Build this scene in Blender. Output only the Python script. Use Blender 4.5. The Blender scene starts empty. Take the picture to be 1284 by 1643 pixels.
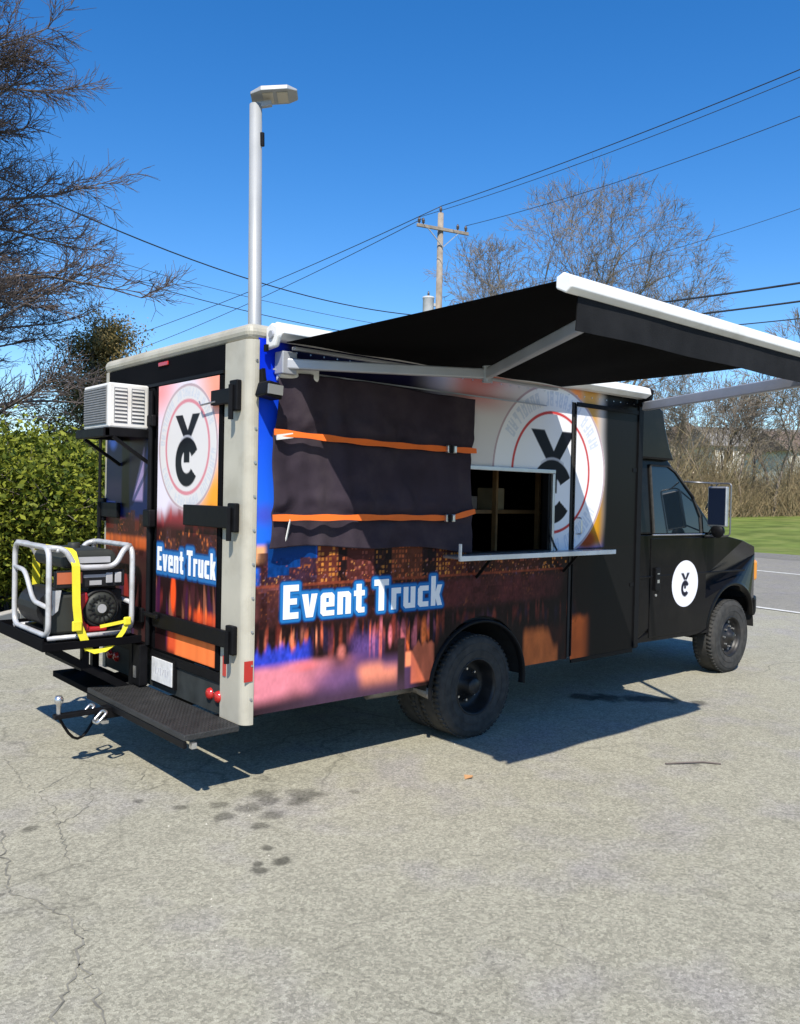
import bpy, bmesh, math, random
import numpy as np
from mathutils import Vector, Matrix
R = math.radians
scene = bpy.context.scene
COL = scene.collection

# ---------------------------------------------------------------- camera, sky, sun, exposure
CAM_P = Vector((-2.49534, -4.23226, 1.74706))
yaw, pit, rol, FPX = 0.712817, -0.0190405, 0.0211450, 1351.38
fw = Vector((math.sin(yaw)*math.cos(pit), math.cos(yaw)*math.cos(pit), math.sin(pit)))
rt = fw.cross(Vector((0, 0, 1))).normalized(); up = rt.cross(fw)
rt2 = rt*math.cos(rol) + up*math.sin(rol); up2 = up*math.cos(rol) - rt*math.sin(rol)
cd = bpy.data.cameras.new('camera'); cam = bpy.data.objects.new('camera', cd); COL.objects.link(cam)
cam.matrix_world = Matrix(((rt2.x, up2.x, -fw.x, CAM_P.x), (rt2.y, up2.y, -fw.y, CAM_P.y), (rt2.z, up2.z, -fw.z, CAM_P.z), (0, 0, 0, 1)))
cd.sensor_fit = 'VERTICAL'; cd.sensor_height = 36.0; cd.lens = 36.0*FPX/1643.0
cd.clip_start = 0.05; cd.clip_end = 3000
scene.camera = cam

SUN_D = Vector((0.59, 0.65, -1.0)).normalized()
SUN_EL = math.asin(-SUN_D.z); SUN_AZ = math.atan2(-SUN_D.x, -SUN_D.y)
w = bpy.data.worlds.new('World'); scene.world = w; w.use_nodes = True
nt = w.node_tree; nt.nodes.clear()
sky = nt.nodes.new('ShaderNodeTexSky'); sky.sky_type = 'NISHITA'; sky.sun_disc = False
sky.sun_elevation = SUN_EL; sky.sun_rotation = SUN_AZ % (2*math.pi)
sky.altitude = 200; sky.air_density = 1.0; sky.dust_density = 0.2; sky.ozone_density = 3.0
hs = nt.nodes.new('ShaderNodeHueSaturation'); hs.inputs['Saturation'].default_value = 1.36; hs.inputs['Hue'].default_value = 0.506; hs.inputs['Value'].default_value = 1.07
bg = nt.nodes.new('ShaderNodeBackground'); bg.inputs['Strength'].default_value = 0.122
wo = nt.nodes.new('ShaderNodeOutputWorld')
nt.links.new(sky.outputs[0], hs.inputs['Color']); nt.links.new(hs.outputs[0], bg.inputs['Color']); nt.links.new(bg.outputs[0], wo.inputs[0])
sl = bpy.data.lights.new('sun', 'SUN'); sl.energy = 4.7; sl.angle = R(0.53); sl.color = (1.0, 0.94, 0.83)
so = bpy.data.objects.new('sun', sl); COL.objects.link(so); so.location = (-20, -22, 34)
so.rotation_euler = SUN_D.to_track_quat('-Z', 'Y').to_euler()
scene.view_settings.view_transform = 'Standard'; scene.view_settings.look = 'None'
scene.view_settings.exposure = 0.5; scene.view_settings.gamma = 1.0; scene.view_settings.use_curve_mapping = False

# ---------------------------------------------------------------- materials
def srgb(r, g, b):
    f = lambda c: ((c/255+0.055)/1.055)**2.4 if c/255 > 0.04045 else c/255/12.92
    return (f(r), f(g), f(b), 1.0)
def mat(name, col, rough=0.6, metal=0.0, vary=0.0, vscale=6.0, bump=0.0, bscale=60.0, coat=0.0, spec=None, dirt=None, dscale=2.0):
    m = bpy.data.materials.new(name); m.use_nodes = True
    n = m.node_tree.nodes; L = m.node_tree.links; b = n['Principled BSDF']
    col = tuple(col[:3]) + (1.0,)
    b.inputs['Base Color'].default_value = col; b.inputs['Roughness'].default_value = rough; b.inputs['Metallic'].default_value = metal
    if coat: b.inputs['Coat Weight'].default_value = coat; b.inputs['Coat Roughness'].default_value = 0.08
    if spec is not None: b.inputs['Specular IOR Level'].default_value = spec
    tc = n.new('ShaderNodeTexCoord')
    if vary or dirt:
        nz = n.new('ShaderNodeTexNoise'); nz.inputs['Scale'].default_value = vscale; nz.inputs['Detail'].default_value = 6
        L.new(tc.outputs['Object'], nz.inputs['Vector'])
        mr = n.new('ShaderNodeMapRange'); mr.inputs[1].default_value = 0.3; mr.inputs[2].default_value = 0.7
        mr.inputs[3].default_value = 1-vary; mr.inputs[4].default_value = 1+vary; L.new(nz.outputs[0], mr.inputs[0])
        mx = n.new('ShaderNodeMix'); mx.data_type = 'RGBA'; mx.blend_type = 'MULTIPLY'; mx.inputs[0].default_value = 1.0
        mx.inputs[6].default_value = col; L.new(mr.outputs[0], mx.inputs[7]); out = mx.outputs[2]
        if dirt:
            nd = n.new('ShaderNodeTexNoise'); nd.inputs['Scale'].default_value = dscale; nd.inputs['Detail'].default_value = 8; nd.inputs['Roughness'].default_value = 0.65
            L.new(tc.outputs['Object'], nd.inputs['Vector'])
            dr = n.new('ShaderNodeMapRange'); dr.inputs[1].default_value = 0.48; dr.inputs[2].default_value = 0.72; dr.inputs[4].default_value = 0.75
            L.new(nd.outputs[0], dr.inputs[0])
            m2 = n.new('ShaderNodeMix'); m2.data_type = 'RGBA'; L.new(dr.outputs[0], m2.inputs[0]); L.new(out, m2.inputs[6]); m2.inputs[7].default_value = tuple(dirt[:3])+(1,)
            out = m2.outputs[2]
        L.new(out, b.inputs['Base Color'])
        rr = n.new('ShaderNodeMapRange'); rr.inputs[3].default_value = max(rough-0.08, 0.03); rr.inputs[4].default_value = min(rough+0.12, 1)
        L.new(nz.outputs[0], rr.inputs[0]); L.new(rr.outputs[0], b.inputs['Roughness'])
    if bump:
        nb = n.new('ShaderNodeTexNoise'); nb.inputs['Scale'].default_value = bscale; nb.inputs['Detail'].default_value = 4
        L.new(tc.outputs['Object'], nb.inputs['Vector'])
        bp = n.new('ShaderNodeBump'); bp.inputs['Strength'].default_value = bump; bp.inputs['Distance'].default_value = 0.01
        L.new(nb.outputs[0], bp.inputs['Height']); L.new(bp.outputs[0], b.inputs['Normal'])
    return m
def attr_mat(name, rough=0.35, bump=0.0, mul=1.0):
    m = mat(name, (.5, .5, .5), rough, spec=.1, bump=bump, bscale=5)
    n = m.node_tree.nodes; L = m.node_tree.links
    a = n.new('ShaderNodeAttribute'); a.attribute_name = 'print'
    L.new(a.outputs['Color'], n['Principled BSDF'].inputs['Base Color'])
    return m

M = {}
M['black_paint'] = mat('black_paint', (.005, .005, .0055), .16, spec=.11, coat=.03, bump=.06, bscale=2.2, vary=.15, vscale=2, dirt=(.012, .011, .010), dscale=3)
M['black_metal'] = mat('black_metal', (.005, .005, .006), .5, spec=.15, vary=.25, vscale=14, bump=.06)
M['matte_black'] = mat('matte_black', (.004, .004, .005), .7, spec=.05, vary=.2)
M['rubber'] = mat('rubber', (.04, .04, .039), .85, spec=.2, vary=.3, vscale=18, bump=.15, bscale=120, dirt=(.065, .06, .055), dscale=7)
M['rim'] = mat('rim', (.012, .012, .013), .42, spec=.35, vary=.3, vscale=10, dirt=(.035, .03, .026), dscale=6)
M['under'] = mat('underbody', (.015, .014, .013), .8, vary=.4, vscale=8)
M['cream'] = mat('cream_gelcoat', (.42, .395, .325), .42, vary=.1, vscale=3, dirt=(.28, .25, .19), dscale=2.2)
M['alu'] = mat('aluminium', (.55, .55, .56), .38, metal=.85, vary=.12, vscale=9)
M['grey_alu'] = mat('grey_aluminium', (.36, .37, .4), .45, metal=.3, vary=.1, vscale=5)
M['white_alu'] = mat('white_aluminium', (.74, .73, .7), .4, vary=.07, vscale=5, dirt=(.5, .48, .42), dscale=3)
M['white_plastic'] = mat('white_plastic', (.7, .69, .66), .45, vary=.06, dirt=(.5, .47, .4), dscale=5)
M['awning_fabric'] = mat('awning_fabric', (.0022, .0022, .0025), .95, spec=.05, vary=.2, vscale=4, bump=.2, bscale=300)
M['valance'] = mat('valance_fabric', (.012, .0125, .014), .9, spec=.15, vary=.25, vscale=9, bump=.2, bscale=200)
M['tarp'] = mat('tarp_fabric', (.042, .0325, .044), .95, spec=.03, vary=.2, vscale=5, bump=.25, bscale=220, dirt=(.06, .048, .052), dscale=2.5)
M['orange'] = mat('orange_webbing', (.85, .15, .012), .7, vary=.1, bump=.25, bscale=260)
M['yellow'] = mat('yellow_webbing', (.75, .66, .03), .7, vary=.1, bump=.25, bscale=260)
M['steel'] = mat('steel', (.6, .6, .6), .28, metal=.9, vary=.15, vscale=20)
M['red_lens'] = mat('red_lens', (.42, .02, .015), .2, coat=.5)
M['amber_lens'] = mat('amber_lens', (.72, .27, .02), .2, coat=.5)
M['lens'] = mat('clear_lens', (.55, .57, .6), .1, coat=.6)
M['glass'] = mat('tinted_glass', (.006, .011, .016), .04, spec=.45, coat=.15)
M['lettering_white'] = mat('lettering_white', (.8, .81, .83), .4)
M['logo_white'] = mat('logo_white', (.78, .78, .8), .4)
M['logo_black'] = mat('logo_black', (.012, .013, .02), .4)
M['tread'] = mat('tread_plate', (.022, .022, .022), .6, vary=.3, vscale=12, bump=.5, bscale=120)
M['grey_ac'] = mat('grey_fins', (.2, .2, .205), .55, vary=.15, vscale=20)
M['gen_grey'] = mat('generator_frame', (.52, .52, .53), .35, metal=.25, vary=.08, dirt=(.3, .29, .27), dscale=8)
M['tank'] = mat('tank_black', (.03, .032, .028), .5, spec=.3, vary=.15, bump=.05)
M['engine'] = mat('engine_dark', (.012, .012, .013), .5, spec=.25, vary=.4, vscale=20, bump=.1)
M['engine_red'] = mat('engine_red', (.36, .015, .02), .35, coat=.3, vary=.15)
M['panel_grey'] = mat('control_panel_grey', (.35, .35, .36), .45, vary=.1)
M['shelf_wood'] = mat('shelf_wood', (.16, .09, .035), .6, vary=.3, vscale=7)
M['inside'] = mat('interior_dark', (.035, .033, .03), .7, vary=.2)
M['galv'] = mat('galvanised_pole', (.34, .35, .36), .5, metal=.2, vary=.08, vscale=2)
M['pole_wood'] = mat('weathered_pole_wood', (.26, .22, .18), .85, vary=.3, vscale=4, bump=.4, bscale=30)
M['insul'] = mat('porcelain', (.08, .06, .055), .3)
M['wire'] = mat('wire_black', (.02, .022, .026), .6)
M['wrap'] = attr_mat('vinyl_wrap', .33, bump=.02)
M['bark_warm'] = mat('warm_bark', (.115, .093, .083), .9, vary=.35, vscale=3, bump=.3, bscale=20)
M['bark_grey'] = mat('grey_bark', (.19, .155, .125), .9, vary=.3, vscale=3, bump=.3, bscale=20)
M['twig_red'] = mat('reddish_twigs', (.12, .095, .088), .9, vary=.45, vscale=.8)
M['twig_tan'] = mat('tan_twigs', (.19, .16, .13), .9, vary=.4, vscale=.8)
M['brush_tan'] = mat('tan_brush', (.27, .21, .115), .9, vary=.45, vscale=.5)

def leaf_mat(name, c1, c2, scale=1.5):
    m = bpy.data.materials.new(name); m.use_nodes = True
    n = m.node_tree.nodes; L = m.node_tree.links; b = n['Principled BSDF']
    g = n.new('ShaderNodeNewGeometry'); tc = n.new('ShaderNodeTexCoord')
    nz = n.new('ShaderNodeTexNoise'); nz.inputs['Scale'].default_value = scale; nz.inputs['Detail'].default_value = 3
    L.new(tc.outputs['Object'], nz.inputs['Vector'])
    ad = n.new('ShaderNodeMath'); ad.operation = 'ADD'; L.new(nz.outputs[0], ad.inputs[0])
    ml = n.new('ShaderNodeMath'); ml.operation = 'MULTIPLY'; ml.inputs[1].default_value = .6
    sb = n.new('ShaderNodeMath'); sb.operation = 'SUBTRACT'; sb.inputs[1].default_value = .3
    L.new(g.outputs['Random Per Island'], ml.inputs[0]); L.new(ml.outputs[0], sb.inputs[0]); L.new(sb.outputs[0], ad.inputs[1])
    cr = n.new('ShaderNodeValToRGB'); cr.color_ramp.elements[0].color = c1+(1,); cr.color_ramp.elements[1].color = c2+(1,)
    cr.color_ramp.elements[0].position = .25; cr.color_ramp.elements[1].position = .8
    L.new(ad.outputs[0], cr.inputs[0]); L.new(cr.outputs[0], b.inputs['Base Color']); b.inputs['Roughness'].default_value = .6; b.inputs['Specular IOR Level'].default_value = .18
    tr = n.new('ShaderNodeBsdfTranslucent'); L.new(cr.outputs[0], tr.inputs['Color'])
    mx = n.new('ShaderNodeMixShader'); mx.inputs[0].default_value = .25
    L.new(b.outputs[0], mx.inputs[1]); L.new(tr.outputs[0], mx.inputs[2]); L.new(mx.outputs[0], n['Material Output'].inputs[0])
    return m
M['hedge_leaf'] = leaf_mat('hedge_leaves', (.05, .078, .009), (.28, .30, .035), 1.2)
M['cedar_leaf'] = leaf_mat('cedar_sprays', (.05, .055, .018), (.36, .26, .1), .9)
M['grass_blade'] = leaf_mat('grass_blades', (.07, .13, .025), (.17, .23, .05), .4)

# ---------------------------------------------------------------- mesh helpers
def raw_mesh(name, V, F4=None, F3=None):
    me = bpy.data.meshes.new(name)
    V = np.asarray(V, np.float32).reshape(-1, 3)
    n4 = 0 if F4 is None else len(F4); n3 = 0 if F3 is None else len(F3)
    me.vertices.add(len(V)); me.vertices.foreach_set('co', V.ravel())
    idx = []
    if n4: idx.append(np.asarray(F4, np.int32).ravel())
    if n3: idx.append(np.asarray(F3, np.int32).ravel())
    idx = np.concatenate(idx)
    me.loops.add(len(idx)); me.loops.foreach_set('vertex_index', idx)
    me.polygons.add(n4+n3)
    ls = np.concatenate([np.arange(n4)*4, n4*4+np.arange(n3)*3]).astype(np.int32)
    me.polygons.foreach_set('loop_start', ls)
    me.update(calc_edges=True); me.validate()
    return me
def link(name, me, m, parent=None, loc=None):
    if m is not None and not me.materials: me.materials.append(m)
    o = bpy.data.objects.new(name, me); COL.objects.link(o)
    if loc is not None: o.location = loc
    if parent is not None:
        o.parent = parent
        if parent.type == 'EMPTY': o.matrix_parent_inverse = Matrix.Translation(-parent.location)
    return o
def thing(name, label, cat, loc=(0, 0, 0), group=None):
    o = bpy.data.objects.new(name, None); COL.objects.link(o); o.location = loc
    o.empty_display_size = .2
    return tag(o, label, cat, group)
def tag(o, label, cat, group=None):
    o['label'] = label; o['category'] = cat
    if group: o['group'] = group
    return o

class MB:
    def __init__(s): s.V = []; s.F = []
    def add(s, V, F):
        b = len(s.V); s.V += [tuple(v) for v in V]; s.F += [tuple(i+b for i in f) for f in F]; return s
    def box(s, x0, x1, y0, y1, z0, z1):
        V = [(x, y, z) for x in (x0, x1) for y in (y0, y1) for z in (z0, z1)]
        return s.add(V, [(0, 1, 3, 2), (4, 6, 7, 5), (0, 4, 5, 1), (2, 3, 7, 6), (0, 2, 6, 4), (1, 5, 7, 3)])
    def bar(s, a, b, w, h, upv=(0, 0, 1)):
        a = Vector(a); b = Vector(b); d = (b-a).normalized(); u = Vector(upv)
        r = d.cross(u)
        if r.length < 1e-4: r = d.cross(Vector((1, 0, 0)))
        r.normalize(); u = r.cross(d)
        V = [p+r*sx*w/2+u*sz*h/2 for p in (a, b) for sx in (-1, 1) for sz in (-1, 1)]
        return s.add(V, [(0, 1, 3, 2), (4, 6, 7, 5), (0, 4, 5, 1), (2, 3, 7, 6), (0, 2, 6, 4), (1, 5, 7, 3)])
    def tube(s, pts, r, n=8, cap=True):
        pts = [Vector(p) for p in pts]; N = len(pts)
        rs = r if isinstance(r, (list, tuple)) else [r]*N
        V = []; pu = None
        for i, p in enumerate(pts):
            d = (pts[min(i+1, N-1)]-pts[max(i-1, 0)]).normalized()
            if pu is None:
                pu = d.cross(Vector((0, 0, 1)))
                if pu.length < 1e-3: pu = d.cross(Vector((1, 0, 0)))
            pu = (pu-d*pu.dot(d)).normalized(); pv = d.cross(pu)
            for k in range(n):
                a = 2*math.pi*k/n; V.append(p+(pu*math.cos(a)+pv*math.sin(a))*rs[i])
        F = [(i*n+k, i*n+(k+1) % n, (i+1)*n+(k+1) % n, (i+1)*n+k) for i in range(N-1) for k in range(n)]
        if cap: F += [tuple(reversed(range(n))), tuple((N-1)*n+k for k in range(n))]
        return s.add(V, F)
    def prism(s, poly, axis, a, b):
        # poly in the two other axes (order kept), extruded along axis from a to b
        n = len(poly)
        def P(q, t):
            c = list(q); c.insert(axis, t); return tuple(c)
        V = [P(q, a) for q in poly]+[P(q, b) for q in poly]
        F = [tuple(range(n))[::-1], tuple(range(n, 2*n))]+[(i, (i+1) % n, n+(i+1) % n, n+i) for i in range(n)]
        return s.add(V, F)
    def lathe(s, prof, c, axis=1, n=32, sgn=1):
        # prof: (radius, along axis)
        c = Vector(c); V = []
        for r, t in prof:
            for k in range(n):
                a = 2*math.pi*k/n; q = [r*math.cos(a), r*math.sin(a)]; q.insert(axis, t*sgn); V.append(c+Vector(q))
        F = [(i*n+k, i*n+(k+1) % n, (i+1)*n+(k+1) % n, (i+1)*n+k) for i in range(len(prof)-1) for k in range(n)]
        if prof[0][0] < 1e-5 or True:
            pass
        return s.add(V, F)
    def disc(s, c, r, axis=1, n=24, t=0.004, sgn=-1):
        c = Vector(c); poly = []
        for k in range(n):
            a = 2*math.pi*k/n; poly.append((r*math.cos(a), r*math.sin(a)))
        oth = [i for i in range(3) if i != axis]
        pl = [(p[0]+c[oth[0]], p[1]+c[oth[1]]) for p in poly]
        return s.prism(pl, axis, c[axis], c[axis]+sgn*t)
    def build(s, name, m, parent=None, bevel=0, smooth=False, seg=2, loc=None):
        me = bpy.data.meshes.new(name); me.from_pydata(s.V, [], s.F); me.update()
        bm = bmesh.new(); bm.from_mesh(me); bmesh.ops.recalc_face_normals(bm, faces=bm.faces); bm.to_mesh(me); bm.free()
        if smooth: me.polygons.foreach_set('use_smooth', [True]*len(me.polygons))
        o = link(name, me, m, parent, loc)
        if bevel:
            bv = o.modifiers.new('bevel', 'BEVEL'); bv.width = bevel; bv.segments = seg; bv.limit_method = 'ANGLE'; bv.angle_limit = R(35); bv.harden_normals = False
        return o
def rounded(pts, r, n=5, closed=False):
    pts = [Vector(p) for p in pts]; out = []; N = len(pts)
    for i, p in enumerate(pts):
        if not closed and i in (0, N-1): out.append(p); continue
        a = pts[i-1]; b = pts[(i+1) % N]; da = (a-p); db = (b-p)
        rr = min(r, da.length*.45, db.length*.45); p0 = p+da.normalized()*rr; p1 = p+db.normalized()*rr
        for k in range(n+1):
            t = k/n; out.append(p0*(1-t)**2+p*2*t*(1-t)+p1*t*t)
    if closed: out.append(out[0].copy())
    return out

# ---------------------------------------------------------------- print painting (numpy)
rs = np.random.RandomState(7)
def vnoise1(x, seed=0):
    r = np.random.RandomState(seed).rand(4096); i = np.floor(x).astype(int); f = x-i; f = f*f*(3-2*f)
    return r[i % 4096]*(1-f)+r[(i+1) % 4096]*f
def vnoise2(x, y, seed=0):
    r = np.random.RandomState(seed).rand(256, 256); i = np.floor(x).astype(int); j = np.floor(y).astype(int)
    f = x-i; g = y-j; f = f*f*(3-2*f); g = g*g*(3-2*g)
    a = r[i % 256, j % 256]; b = r[(i+1) % 256, j % 256]; c = r[i % 256, (j+1) % 256]; d = r[(i+1) % 256, (j+1) % 256]
    return (a*(1-f)+b*f)*(1-g)+(c*(1-f)+d*f)*g
def cell2(x, y, seed=0):
    r = np.random.RandomState(seed).rand(512, 512); return r[np.floor(x).astype(int) % 512, np.floor(y).astype(int) % 512]
def ss(a, b, x):
    t = np.clip((x-a)/(b-a+1e-9), 0, 1); return t*t*(3-2*t)
def lin(c): return np.array(srgb(*c)[:3])
def lay(C, a, c):
    a = np.clip(a, 0, 1)[..., None]; C[:] = C*(1-a)+np.asarray(c)*a
def blob(X, Z, x, z, rx, rz, soft=1.0):
    d = np.sqrt(((X-x)/rx)**2+((Z-z)/rz)**2); return 1-ss(1-soft, 1.0, d)
def rect(X, Z, x0, x1, z0, z1, s=.01):
    return ss(x0-s, x0+s, X)*(1-ss(x1-s, x1+s, X))*ss(z0-s, z0+s, Z)*(1-ss(z1-s, z1+s, Z))
def poly_sd(X, Z, poly):
    P = np.asarray(poly, float); d = np.full(X.shape, 1e9); ins = np.zeros(X.shape, bool); n = len(P)
    for i in range(n):
        a = P[i]; b = P[(i+1) % n]; e = b-a; wx = X-a[0]; wz = Z-a[1]
        t = np.clip((wx*e[0]+wz*e[1])/(e@e+1e-12), 0, 1); d = np.minimum(d, np.hypot(wx-e[0]*t, wz-e[1]*t))
        c = (a[1] > Z) != (b[1] > Z); xi = (b[0]-a[0])*(Z-a[1])/((b[1]-a[1]) if b[1] != a[1] else 1e-12)+a[0]
        ins ^= c & (X < xi)
    return np.where(ins, -d, d)
GL = {
 'E': (5.2, [[(0,0),(5.2,0),(5.2,1.9),(2.2,1.9),(2.2,4.2),(4.6,4.2),(4.6,6),(2.2,6),(2.2,8.1),(5.2,8.1),(5.2,10),(0,10)]]),
 'v': (5.4, [[(0,7),(2.1,7),(2.7,2.7),(3.3,7),(5.4,7),(3.9,0),(1.5,0)]]),
 'e': (5.0, [[(.9,0),(5,0),(5,1.6),(2,1.6),(2,2.7),(5,2.7),(5,6.1),(4.1,7),(.9,7),(0,6.1),(0,.9)],[(2,4.1),(2,5.4),(3,5.4),(3,4.1)]]),
 'n': (5.0, [[(0,0),(2,0),(2,5.3),(3,5.3),(3,0),(5,0),(5,6.1),(4.1,7),(0,7)]]),
 't': (4.1, [[(.9,.9),(1.8,0),(4.1,0),(4.1,1.7),(2.9,1.7),(2.9,5.3),(4.1,5.3),(4.1,7),(2.9,7),(2.9,9),(.9,9),(.9,7),(0,7),(0,5.3),(.9,5.3)]]),
 'T': (5.8, [[(1.8,0),(4,0),(4,8),(5.8,8),(5.8,10),(0,10),(0,8),(1.8,8)]]),
 'r': (3.9, [[(0,0),(2,0),(2,5.1),(3.9,5.1),(3.9,7),(0,7)]]),
 'u': (5.0, [[(.9,0),(5,0),(5,7),(3,7),(3,1.7),(2,1.7),(2,7),(0,7),(0,.9)]]),
 'c': (4.6, [[(.9,0),(4.6,0),(4.6,1.7),(2,1.7),(2,5.3),(4.6,5.3),(4.6,7),(.9,7),(0,6.1),(0,.9)]]),
 'k': (5.0, [[(0,0),(2,0),(2,2.6),(2.9,0),(5,0),(3.7,3.6),(4.9,7),(2.8,7),(2,4.6),(2,10),(0,10)]]),
}
def text_polys(x0, x1, z0, z1):
    adv = []; x = 0
    for ch in 'Event Truck':
        if ch == ' ': x += 2.6; continue
        wd, ps = GL[ch]; adv.append((x, ps)); x += wd+1.15
    tot = x-1.15; sx = (x1-x0)/tot; sz = (z1-z0)/10
    return [[[(x0+(xo+px)*sx, z0+pz*sz) for px, pz in p] for p in ps] for xo, ps in adv]
def paint_halo(C, X, Z, polys, wd, cols):
    d = np.full(X.shape, 1e9)
    for ps in polys: d = np.minimum(d, poly_sd(X, Z, ps[0]))
    lay(C, 1-ss(wd-.004, wd+.004, d), lin(cols[0])); lay(C, 1-ss(wd*.55, wd*.85, d), lin(cols[1]))
def monogram(C, u, v, q, K):
    V2 = [(-.56, .70), (-.22, .70), (.03, .36), (.24, .70), (.58, .70), (.18, .20), (.16, .14), (-.14, .14), (-.15, .20)]
    lay(C, 1-ss(-q*.5, q*.7, poly_sd(u, v, V2)), K)
    w_ = v+.32; r2 = np.hypot(u, w_); t2 = np.degrees(np.arctan2(w_, u))
    cm = ss(.25-q, .25+q*.6, r2)*(1-ss(.535-q*.6, .535+q, r2))*(1-((t2 > -36) & (t2 < 27)))
    lay(C, cm, K)
    lay(C, 1-ss(-q*.5, q*.7, poly_sd(u, v, [(-.14, .18), (.13, .18), (.13, -.34), (-.14, -.34)])), K)
    lay(C, (1-ss(.010, .02+q, np.abs(r2-.555)))*(v > .05)*(np.abs(u) < .3)*.8, lin((180, 180, 190)))
def paint_logo(C, X, Z, cx, cz, Ri, Ro, sx=1.0, faint=False, ring_col=(190, 60, 60), txt=(120, 150, 190)):
    U = (X-cx)/sx; Vv = Z-cz; rr = np.hypot(U, Vv); th = np.arctan2(Vv, U); px = .005
    lay(C, 1-ss(Ro-px, Ro+px, rr), lin((226, 226, 230)) if not faint else lin((212, 208, 206)))
    w_ = .006 if not faint else .005
    lay(C, (1-ss(w_, w_+px*1.3, np.abs(rr-Ro+.01)))*.75, lin((150, 110, 118)) if not faint else lin((165, 130, 140)))
    lay(C, 1-ss(.008, .008+px*1.5, np.abs(rr-Ri)), lin(ring_col))
    # ring lettering: soft letter-like marks round the band
    rm = (Ri+Ro)/2; h = (Ro-Ri)*.26
    arc = th*rm
    for a0, a1, seed in ((R(22), R(158), 3), (R(-158), R(-22), 5)):
        u = (th-a0)/(a1-a0)*(24 if Ri > .3 else 20); k = np.floor(u).astype(int); fu = u-k
        rj = np.random.RandomState(seed).rand(64, 6)
        kk = np.clip(k, 0, 63); v = (rr-rm)/h
        inside = (u > 0) & (u < 24) & (np.abs(v) < 1) & (kk % 9 != 5)
        st1 = np.abs(fu-.22) < .13; st2 = (np.abs(fu-.68) < .13) & (rj[kk, 0] > .35)
        br = (np.abs(v-(rj[kk, 1]*1.6-.8)) < .22) & (fu > .2) & (fu < .7); br2 = (np.abs(v-np.where(rj[kk, 2] > .5, .8, -.8)) < .2) & (fu > .2) & (fu < .75)
        lay(C, (inside & (st1 | st2 | br | br2)).astype(float)*(.3 if faint else .34), lin(txt))
    s = Ri
    def P(pts): return [(cx+a*s*sx, cz+b*s) for a, b in pts]
    K = lin((14, 15, 26))
    monogram(C, U/s, Vv/s, px/s, K)

def skyline(C, X, Z, zb, zt, x0, x1, warm=1.0, seed=1):
    """dark building blocks with lit windows between zb and zt"""
    bx = X/.075; h = zb+(zt-zb)*(.35+.65*vnoise1(np.floor(bx)*1.37+.5, seed))
    m = ((Z > zb-.02) & (Z < h)).astype(float)*ss(x0, x0+.06, X)*(1-ss(x1-.3, x1, X))
    tone = cell2(bx, Z*0, seed+1)
    lay(C, m*.88, lin((58, 30, 30))*(.5+tone[..., None]) if True else 0)
    lit = ss(.62, .95, vnoise2(X/.011, Z/.014, seed+2))
    hue = cell2(X/.05, Z/.09, seed+3)
    col = np.where((hue > .55)[..., None], lin((176, 98, 48)), np.where((hue > .25)[..., None], lin((122, 56, 50)), lin((90, 70, 96))))
    a = m*lit*(.15+.85*vnoise2(X/.12, Z/.09, seed+4)**1.5)*warm
    C[:] = C*(1-a[..., None])+col*a[..., None]
def streaks(C, X, Z, z0, z1, x0, x1, seed, cols, amt=1.0, wsc=.03):
    for i, c in enumerate(cols):
        n = vnoise1(X/wsc, seed+i*5); top = z1-(z1-z0)*.5*vnoise1(X/(wsc*1.3), seed+i*5+1); bot = z0+(z1-z0)*.6*vnoise1(X/(wsc*1.7), seed+i*5+2)
        a = ss(.6, .76, n)*ss(bot-.04, bot+.06, Z)*(1-ss(top-.06, top+.03, Z))*ss(x0-.03, x0+.03, X)*(1-ss(x1-.06, x1+.02, X))
        lay(C, a*amt, lin(c))
def print_grid(name, u0, u1, z0, z1, step, plane, paint, cut=None, parent=None, m=None):
    nu = int(round((u1-u0)/step)); nz = int(round((z1-z0)/step))
    U, Zz = np.meshgrid(np.linspace(u0, u1, nu+1), np.linspace(z0, z1, nz+1), indexing='ij')
    C = np.zeros(U.shape+(3,)); paint(C, U, Zz)
    V = plane(U.ravel(), Zz.ravel())
    i, j = np.meshgrid(np.arange(nu), np.arange(nz), indexing='ij'); i = i.ravel(); j = j.ravel()
    if cut is not None:
        uc = u0+(i+.5)*(u1-u0)/nu; zc = z0+(j+.5)*(z1-z0)/nz; k = ~cut(uc, zc); i = i[k]; j = j[k]
    W = nz+1; F = np.stack([i*W+j, (i+1)*W+j, (i+1)*W+j+1, i*W+j+1], 1)
    me = raw_mesh(name, V, F)
    a = me.color_attributes.new('print', 'FLOAT_COLOR', 'POINT')
    a.data.foreach_set('color', np.concatenate([C.reshape(-1, 3), np.ones((C.size//3, 1))], 1).astype(np.float32).ravel())
    return link(name, me, m or M['wrap'], parent)

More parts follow.
